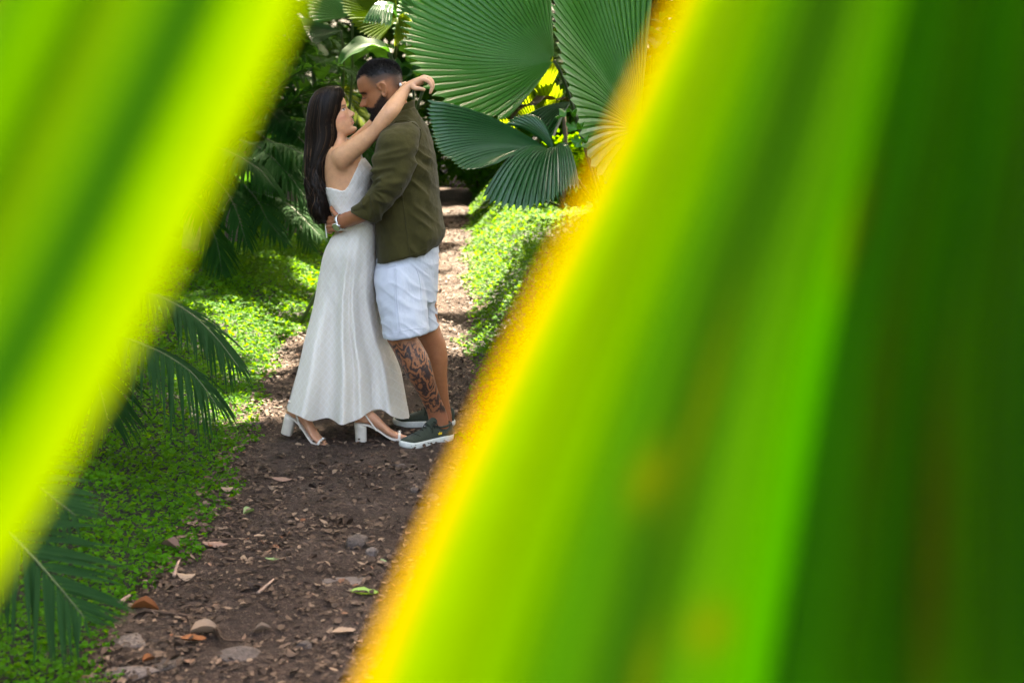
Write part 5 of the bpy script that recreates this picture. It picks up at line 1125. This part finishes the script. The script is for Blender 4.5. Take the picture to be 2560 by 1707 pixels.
# unseen leaf added a little higher to shade the right part of the first
OFF = np.array(SUNV) * .30
RL_shade = empty('palm_leaf', un(2100, 300, .5) + OFF); tag(RL_shade, 'unseen palm leaf added above the blurred right-hand one to shade it', 'leaf')
def shade_lines(us, d0):
    out = []
    for j, (a, b) in enumerate(us):
        out.append(cr(np.array([un(a, -300, d0 + (j % 2) * .01), un((a * .62 + b * .38), 400, d0 + (j % 2) * .01), un((a + b) / 2 - 30, 900, d0 + (j % 2) * .01), un(b, 1950, d0 + (j % 2) * .01)]) + OFF, 50))
    return out
SL = shade_lines([(2330, 1880), (2420, 2010), (2510, 2150), (2600, 2290), (2690, 2430), (2790, 2590), (2900, 2760), (3010, 2930)], .5)
for j in range(len(SL) - 1):
    s = np.linspace(0, 1, 6); V = SL[j][:, None] * (1 - s)[None, :, None] + SL[j + 1][:, None] * s[None, :, None]
    o = mk('segment', V, gridf(50, 6, False), M_close, RL_shade); setcol(o, 'Col', np.tile(np.array((0.00773, 0.0348, .0007)), (300, 1)))
# left-hand leaf
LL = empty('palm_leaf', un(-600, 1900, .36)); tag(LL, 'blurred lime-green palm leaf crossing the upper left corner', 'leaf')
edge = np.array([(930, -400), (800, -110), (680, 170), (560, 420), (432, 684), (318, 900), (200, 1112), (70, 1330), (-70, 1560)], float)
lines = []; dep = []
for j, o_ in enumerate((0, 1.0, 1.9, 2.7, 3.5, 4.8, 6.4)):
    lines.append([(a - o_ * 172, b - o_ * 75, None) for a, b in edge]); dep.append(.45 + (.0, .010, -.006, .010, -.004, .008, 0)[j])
pleated(LL, lines, dep, lambda s, t: lerp_col(s * 6.4, [(0, (0.0746, 0.116, .0007)), (.45, (0.0601, 0.109, .0007)), (.95, (0.032, 0.085, .0007)), (1.25, (0.00386, 0.0212, .0007)), (1.7, (0.00309, 0.0193, .0007)), (2.15, (.018, .055, .0007)), (2.6, (.032, .075, .0007)), (3.1, (.008, .034, .0007)), (3.6, (.022, .062, .0007)), (4.4, (.012, .045, .0007)), (5.0, (.085, .075, .0007)), (6.4, (.03, .045, .0007))]))  # dark diagonal stripe paints the shade of a doubled fold into the colour
# ================================================================== leaf litter, stones, twigs
def litter_mat(name, stops, rough=.75, tf=.12):
    t = NT(name); oi = t.n('ObjectInfo'); ge = t.n('NewGeometry')
    f = t.math('FRACT', t.math('ADD', oi.outputs['Random'], ge.outputs['Random Per Island'])); c = t.ramp(f, stops)
    c = t.mix(.6, c, t.ramp(t.noise(90, 4), [(.3, .45), (.7, 1.0)]), 'MULTIPLY'); t.color(c); t.set(Roughness=rough); t.b.inputs['Specular IOR Level'].default_value = .35; return t.m
BR = [(0, (.030, .016, .010)), (.3, (.050, .027, .016)), (.55, (.082, .047, .029)), (.80, (.13, .078, .050)), (.96, (.27, .18, .12)), (1, (.17, .06, .025))]
M_litter = litter_mat('dead_leaves', BR)
# small fragments nobody could count
r_ = np.random.default_rng(91); n = 46000; y = 2.9 + 17 * r_.random(n) ** 1.7; s = r_.uniform(-.06, 1.05, n); x = xl(y) + (xr(y) - xl(y)) * s
cl = fbm(np.stack([x * 2.2, y * 2.2, 0 * x], -1), 31); k = r_.random(n) < .62 + .9 * np.clip(cl + .1, -.3, .6) + .35 * (np.abs(s - .5) > .36); x, y = x[k], y[k]; m = len(x)
P = np.stack([x, y, hgt(x, y) + .016 + .012 * r_.random(m)], -1); Nn = np.stack([r_.normal(0, .25, m), r_.normal(-.03, .25, m), np.ones(m)], -1)
tag(mk('leaf_litter', *litter_cloud(P, (.005 + .029 * r_.random(m) ** 1.6) * (1 + .04 * (y - 3)), Nn, 92), M_litter, smooth=True, origin=np.zeros(3)), 'small brown leaf fragments scattered all over the path', 'leaf litter', kind='stuff')
# single fallen leaves: a few shapes shared by all copies
def dead_leaf(curl, bend, seed, asp=.24):
    rr = np.random.default_rng(seed); t = np.linspace(0, 1, 7); q = np.array((-1, -.5, 0, .5, 1)); w = asp * np.sin(np.clip(t * .94 + .03, 0, 1) * math.pi) ** .8
    z = curl * (q[None] ** 2) * w[:, None] * 2 + bend * (t[:, None] - .5) ** 2 + .02 * rr.normal(0, 1, (7, 5))
    return mesh_from('fallen_leaf', np.stack([(t[:, None] - .5) + 0 * q[None], w[:, None] * q[None] + .015 * rr.normal(0, 1, (7, 5)), z - z.min()], -1).reshape(-1, 3), gridf(7, 5, False), M_litter)
shapes = [dead_leaf(.35, .25, 1), dead_leaf(-.3, -.2, 2), dead_leaf(.7, .1, 3, .3), dead_leaf(.2, .5, 4, .2), dead_leaf(-.5, .2, 5, .28), dead_leaf(.9, -.15, 6, .22)]
def place(name, me, p, rot, sc, label, cat, group=None):
    o = bpy.data.objects.new(name, me); COL.objects.link(o); o.location = p; o.rotation_euler = rot; o.scale = (sc, sc, sc); tag(o, label, cat, group); return o
zones = [(3.2, 4.6, 110, 'brown fallen leaf on the path in the foreground below the feet', 'fallen leaves in the foreground'), (4.6, 6.2, 90, 'brown fallen leaf on the path just in front of the couple\'s shoes', 'fallen leaves in front of the couple'), (6.6, 9.0, 60, 'brown fallen leaf on the path right behind the couple', 'fallen leaves behind the couple')]
for y0, y1, cnt, lab, grp in zones:
    for i in range(cnt):
        y = y0 + (y1 - y0) * r_.random() ** 1.2; s = r_.uniform(-.05, 1.02); x = float(xl(y) + (xr(y) - xl(y)) * s)
        place('fallen_leaf', shapes[r_.integers(0, 6)], (x, y, float(hgt(x, y)) + .014), (r_.normal(0, .16), r_.normal(0, .16), r_.uniform(0, 6.28)), r_.uniform(.026, .058), lab, 'leaf', grp)
def own_leaf(px, L, rz, mat, label, k, tilt=.1):
    me = shapes[k].copy(); me.materials.clear(); me.materials.append(mat); p = ung(*px); return place('fallen_leaf', me, (p[0], p[1], float(hgt(p[0], p[1])) + .018), (tilt, .1, rz), L, label, 'leaf')
M_gl = leaf_mat('fallen_green', (.16, .30, .03), (.26, .40, .05), tfac=.15, island=False, nscale=30, rough=.45)
M_gp = leaf_mat('fallen_pale_green', (.16, .24, .09), (.28, .36, .16), tfac=.15, island=False, nscale=30, rough=.55)
M_or = plain('fallen_orange', (.22, .075, .022), .7, .3, 0, .35, 60); M_tan = plain('fallen_tan', (.30, .20, .13), .7, .3, 0, .3, 60); M_pink = plain('fallen_pinkish', (.24, .14, .10), .7, .3, 0, .3, 60)
own_leaf((910, 1489), .092, .12, M_gl, 'bright yellow-green leaf lying on the path at lower centre', 0)
own_leaf((621, 1296), .055, 1.0, M_gp, 'pale green round leaf in the middle of the path', 2)
own_leaf((955, 1418), .035, -.3, M_gp, 'small pale green leaf beside the grey rock', 0)
own_leaf((680, 1417), .05, .1, M_gp, 'thin pale green leaf left of the grey rock', 3)
own_leaf((512, 1590), .085, .3, M_tan, 'large tan dry leaf beside the dark twig', 2)
own_leaf((484, 1609), .075, .2, M_or, 'orange-brown dry leaf beside the dark twig', 0)
own_leaf((362, 1534), .085, .1, M_or, 'orange curled leaf by the left edge of the path', 5)
own_leaf((465, 1462), .06, .2, M_tan, 'pale dry leaf near the left path edge', 4)
own_leaf((372, 1664), .04, .8, M_or, 'round orange leaf on the flat stone', 2)
own_leaf((538, 1378), .09, .15, M_pink, 'pinkish broad dry leaf at the left of the path', 1)
own_leaf((430, 1390), .08, -.5, M_pink, 'folded pinkish dry leaf beside the clover edge', 5)
own_leaf((650, 1352), .045, .4, M_tan, 'small tan leaf above the pale bare patch', 0)
own_leaf((567, 1240), .05, .4, M_tan, 'cream dry leaf near the clover tip', 4)
own_leaf((705, 1209), .085, .1, M_pink, 'long brown leaf in front of the sandal', 1)
own_leaf((860, 1585), .075, .5, M_tan, 'tan leaf among pale litter at the bottom', 0)
own_leaf((568, 930), .05, 1.2, M_tan, 'white dead leaf caught in the clover by the palm frond', 4, .9)
# stones
def stone_mat(name, c): 
    t = NT(name); a = t.noise(14, 6, .65); t.color(t.mix(t.ramp(t.noise(60, 4), [(.45, .0), (.65, .8)]), t.ramp(a, [(.3, tuple(x * .55 for x in c)), (.7, c)]), tuple(x * .35 for x in c))); t.set(Roughness=.9); t.bump(t.math('ADD', a, t.noise(90, 4)), .6, .02); return t.m
M_st = stone_mat('stone', (.13, .095, .078)); M_st2 = stone_mat('stone_pale', (.19, .145, .125))
def stone(px, size, label, seed, mat=None, sink=.3, group=None):
    bm = bmesh.new(); bmesh.ops.create_icosphere(bm, subdivisions=4, radius=1.0); V = np.array([v.co for v in bm.verts]); Fc = np.array([[v.index for v in f.verts] for f in bm.faces]); bm.free()
    rr = np.random.default_rng(seed)
    for _ in range(9):                                                  # knock flats off it
        d = rr.normal(0, 1, 3); d /= np.linalg.norm(d); k = V @ d; lim = rr.uniform(.55, .8); V = V - np.maximum(k - lim, 0)[:, None] * d * .9
    V = V * (1 + .06 * fbm(V * 2.5 + seed, seed))[:, None]; a = rr.uniform(0, 6.28); V = V * np.asarray(size) / 2
    V = np.stack([V[:, 0] * math.cos(a * .2) - V[:, 1] * math.sin(a * .2), V[:, 0] * math.sin(a * .2) + V[:, 1] * math.cos(a * .2), V[:, 2]], 1)
    p = ung(*px); p[2] = float(hgt(p[0], p[1])) + size[2] * (.5 - sink)
    tag(mk('stone', V + p, Fc, mat or M_st), label, 'stone', group)
stone((895, 1368), (.105, .075, .075), 'angular grey-brown rock right of the middle of the path', 3, None, .2)
stone((928, 1390), (.055, .05, .055), 'small pale rock leaning on the angular rock', 4, M_st2, .2)
stone((1035, 1232), (.055, .045, .045), 'grey stone by the right leaf near the path edge', 5)
stone((1080, 1245), (.07, .06, .05), 'low stone at the right path edge', 6)
stone((1000, 1172), (.16, .08, .035), 'flat stone in front of the dark sneaker', 7, None, .4)
stone((850, 1462), (.20, .12, .03), 'wide flat pale stone above the bright green leaf', 8, M_st2, .35)
stone((600, 1655), (.135, .10, .05), 'rounded brown stone at the bottom of the path', 9)
stone((760, 1615), (.05, .045, .045), 'small brown stone at the bottom among pale litter', 10)
stone((315, 1610), (.12, .14, .04), 'pale flat stone by the bottom left frond', 11, M_st2, .35)
stone((330, 1690), (.17, .12, .045), 'pale pinkish slab in the bottom left of the path', 12, M_st2, .35)
stone((425, 1665), (.14, .10, .04), 'brownish slab beside the pinkish one at the bottom', 13, None, .35)
stone((735, 1420), (.03, .03, .025), 'tiny dark stone in the middle of the path', 14)
stone((640, 1065), (.12, .08, .04), 'flat stone left of the woman\'s rear sandal', 15, None, .35)
stone((1000, 1020), (.10, .07, .035), 'flat stone behind the far sneaker', 16, None, .35)
# twigs
M_twig = plain('twig', (.07, .042, .028), .85, .25, 0, .4, 40, .4); M_stick = plain('stick_pale', (.30, .20, .15), .85, .25, 0, .3, 40)
def twig(pts, r, label, mat=M_twig, side=None):
    P = [ung(a, b) for a, b in pts]; P = [np.array((p[0], p[1], float(hgt(p[0], p[1])) + r * .8 + .018 + .004 * (i % 2))) for i, p in enumerate(P)]
    T_ = mk('twig', *tube(P, np.linspace(r, r * .5, len(P)), 7, 24), mat); tag(T_, label, 'twig')
    if side: 
        Q = [ung(a, b) for a, b in side]; mk('side_shoot', *tube([np.array((p[0], p[1], float(hgt(p[0], p[1])) + r + .018)) for p in Q], r * .5, 6, 10), mat, T_)
twig([(350, 1536), (430, 1546), (510, 1555), (540, 1580), (560, 1606), (610, 1614)], .006, 'dark bent twig across the lower left of the path', side=[(470, 1550), (478, 1572), (476, 1590)])
twig([(436, 1455), (445, 1430), (453, 1415)], .006, 'short pale stick near the left path edge', M_stick)
twig([(300, 1520), (325, 1500)], .008, 'pale stick beside the bottom left frond', M_stick)
twig([(645, 1505), (685, 1475)], .006, 'brown stick on the bare soil left of the green leaf', M_stick)
twig([(525, 1371), (600, 1366)], .007, 'dark red-brown bark strip across the path', M_twig)
twig([(640, 1195), (690, 1190)], .004, 'thin dark twig in front of the rear sandal')
twig([(900, 1475), (880, 1495), (835, 1560)], .003, 'thin twig right of the bare soil patch')
# seedlings
for i, (px, lab) in enumerate((((566, 1188), 'lone clover sprout on the path left of centre'), ((405, 1416), 'bright clover sprout at the left path edge'), ((468, 1389), 'clover sprout beside the pinkish dry leaf'), ((430, 1312), 'clover sprout at the tip of the clover bank'))):
    p = ung(*px); p[2] = float(hgt(p[0], p[1])); rr = np.random.default_rng(i); k = 7
    sp = empty('clover_sprout', p); tag(sp, lab, 'seedling', 'clover sprouts on the path')
    for j in range(k):
        a = rr.uniform(0, 6.28); b = p + np.array((math.cos(a) * .02, math.sin(a) * .02, rr.uniform(.012, .03)))
        broad_leaf(sp, b, b + np.array((math.cos(a) * .024, math.sin(a) * .024, .004)), .009, (0, 0, .004), M_clover, 'leaf', seed=j, n=5, m=3, wave=0)
        mk('stalk', *tube([p, b], .0012, 4), M_stem, sp)
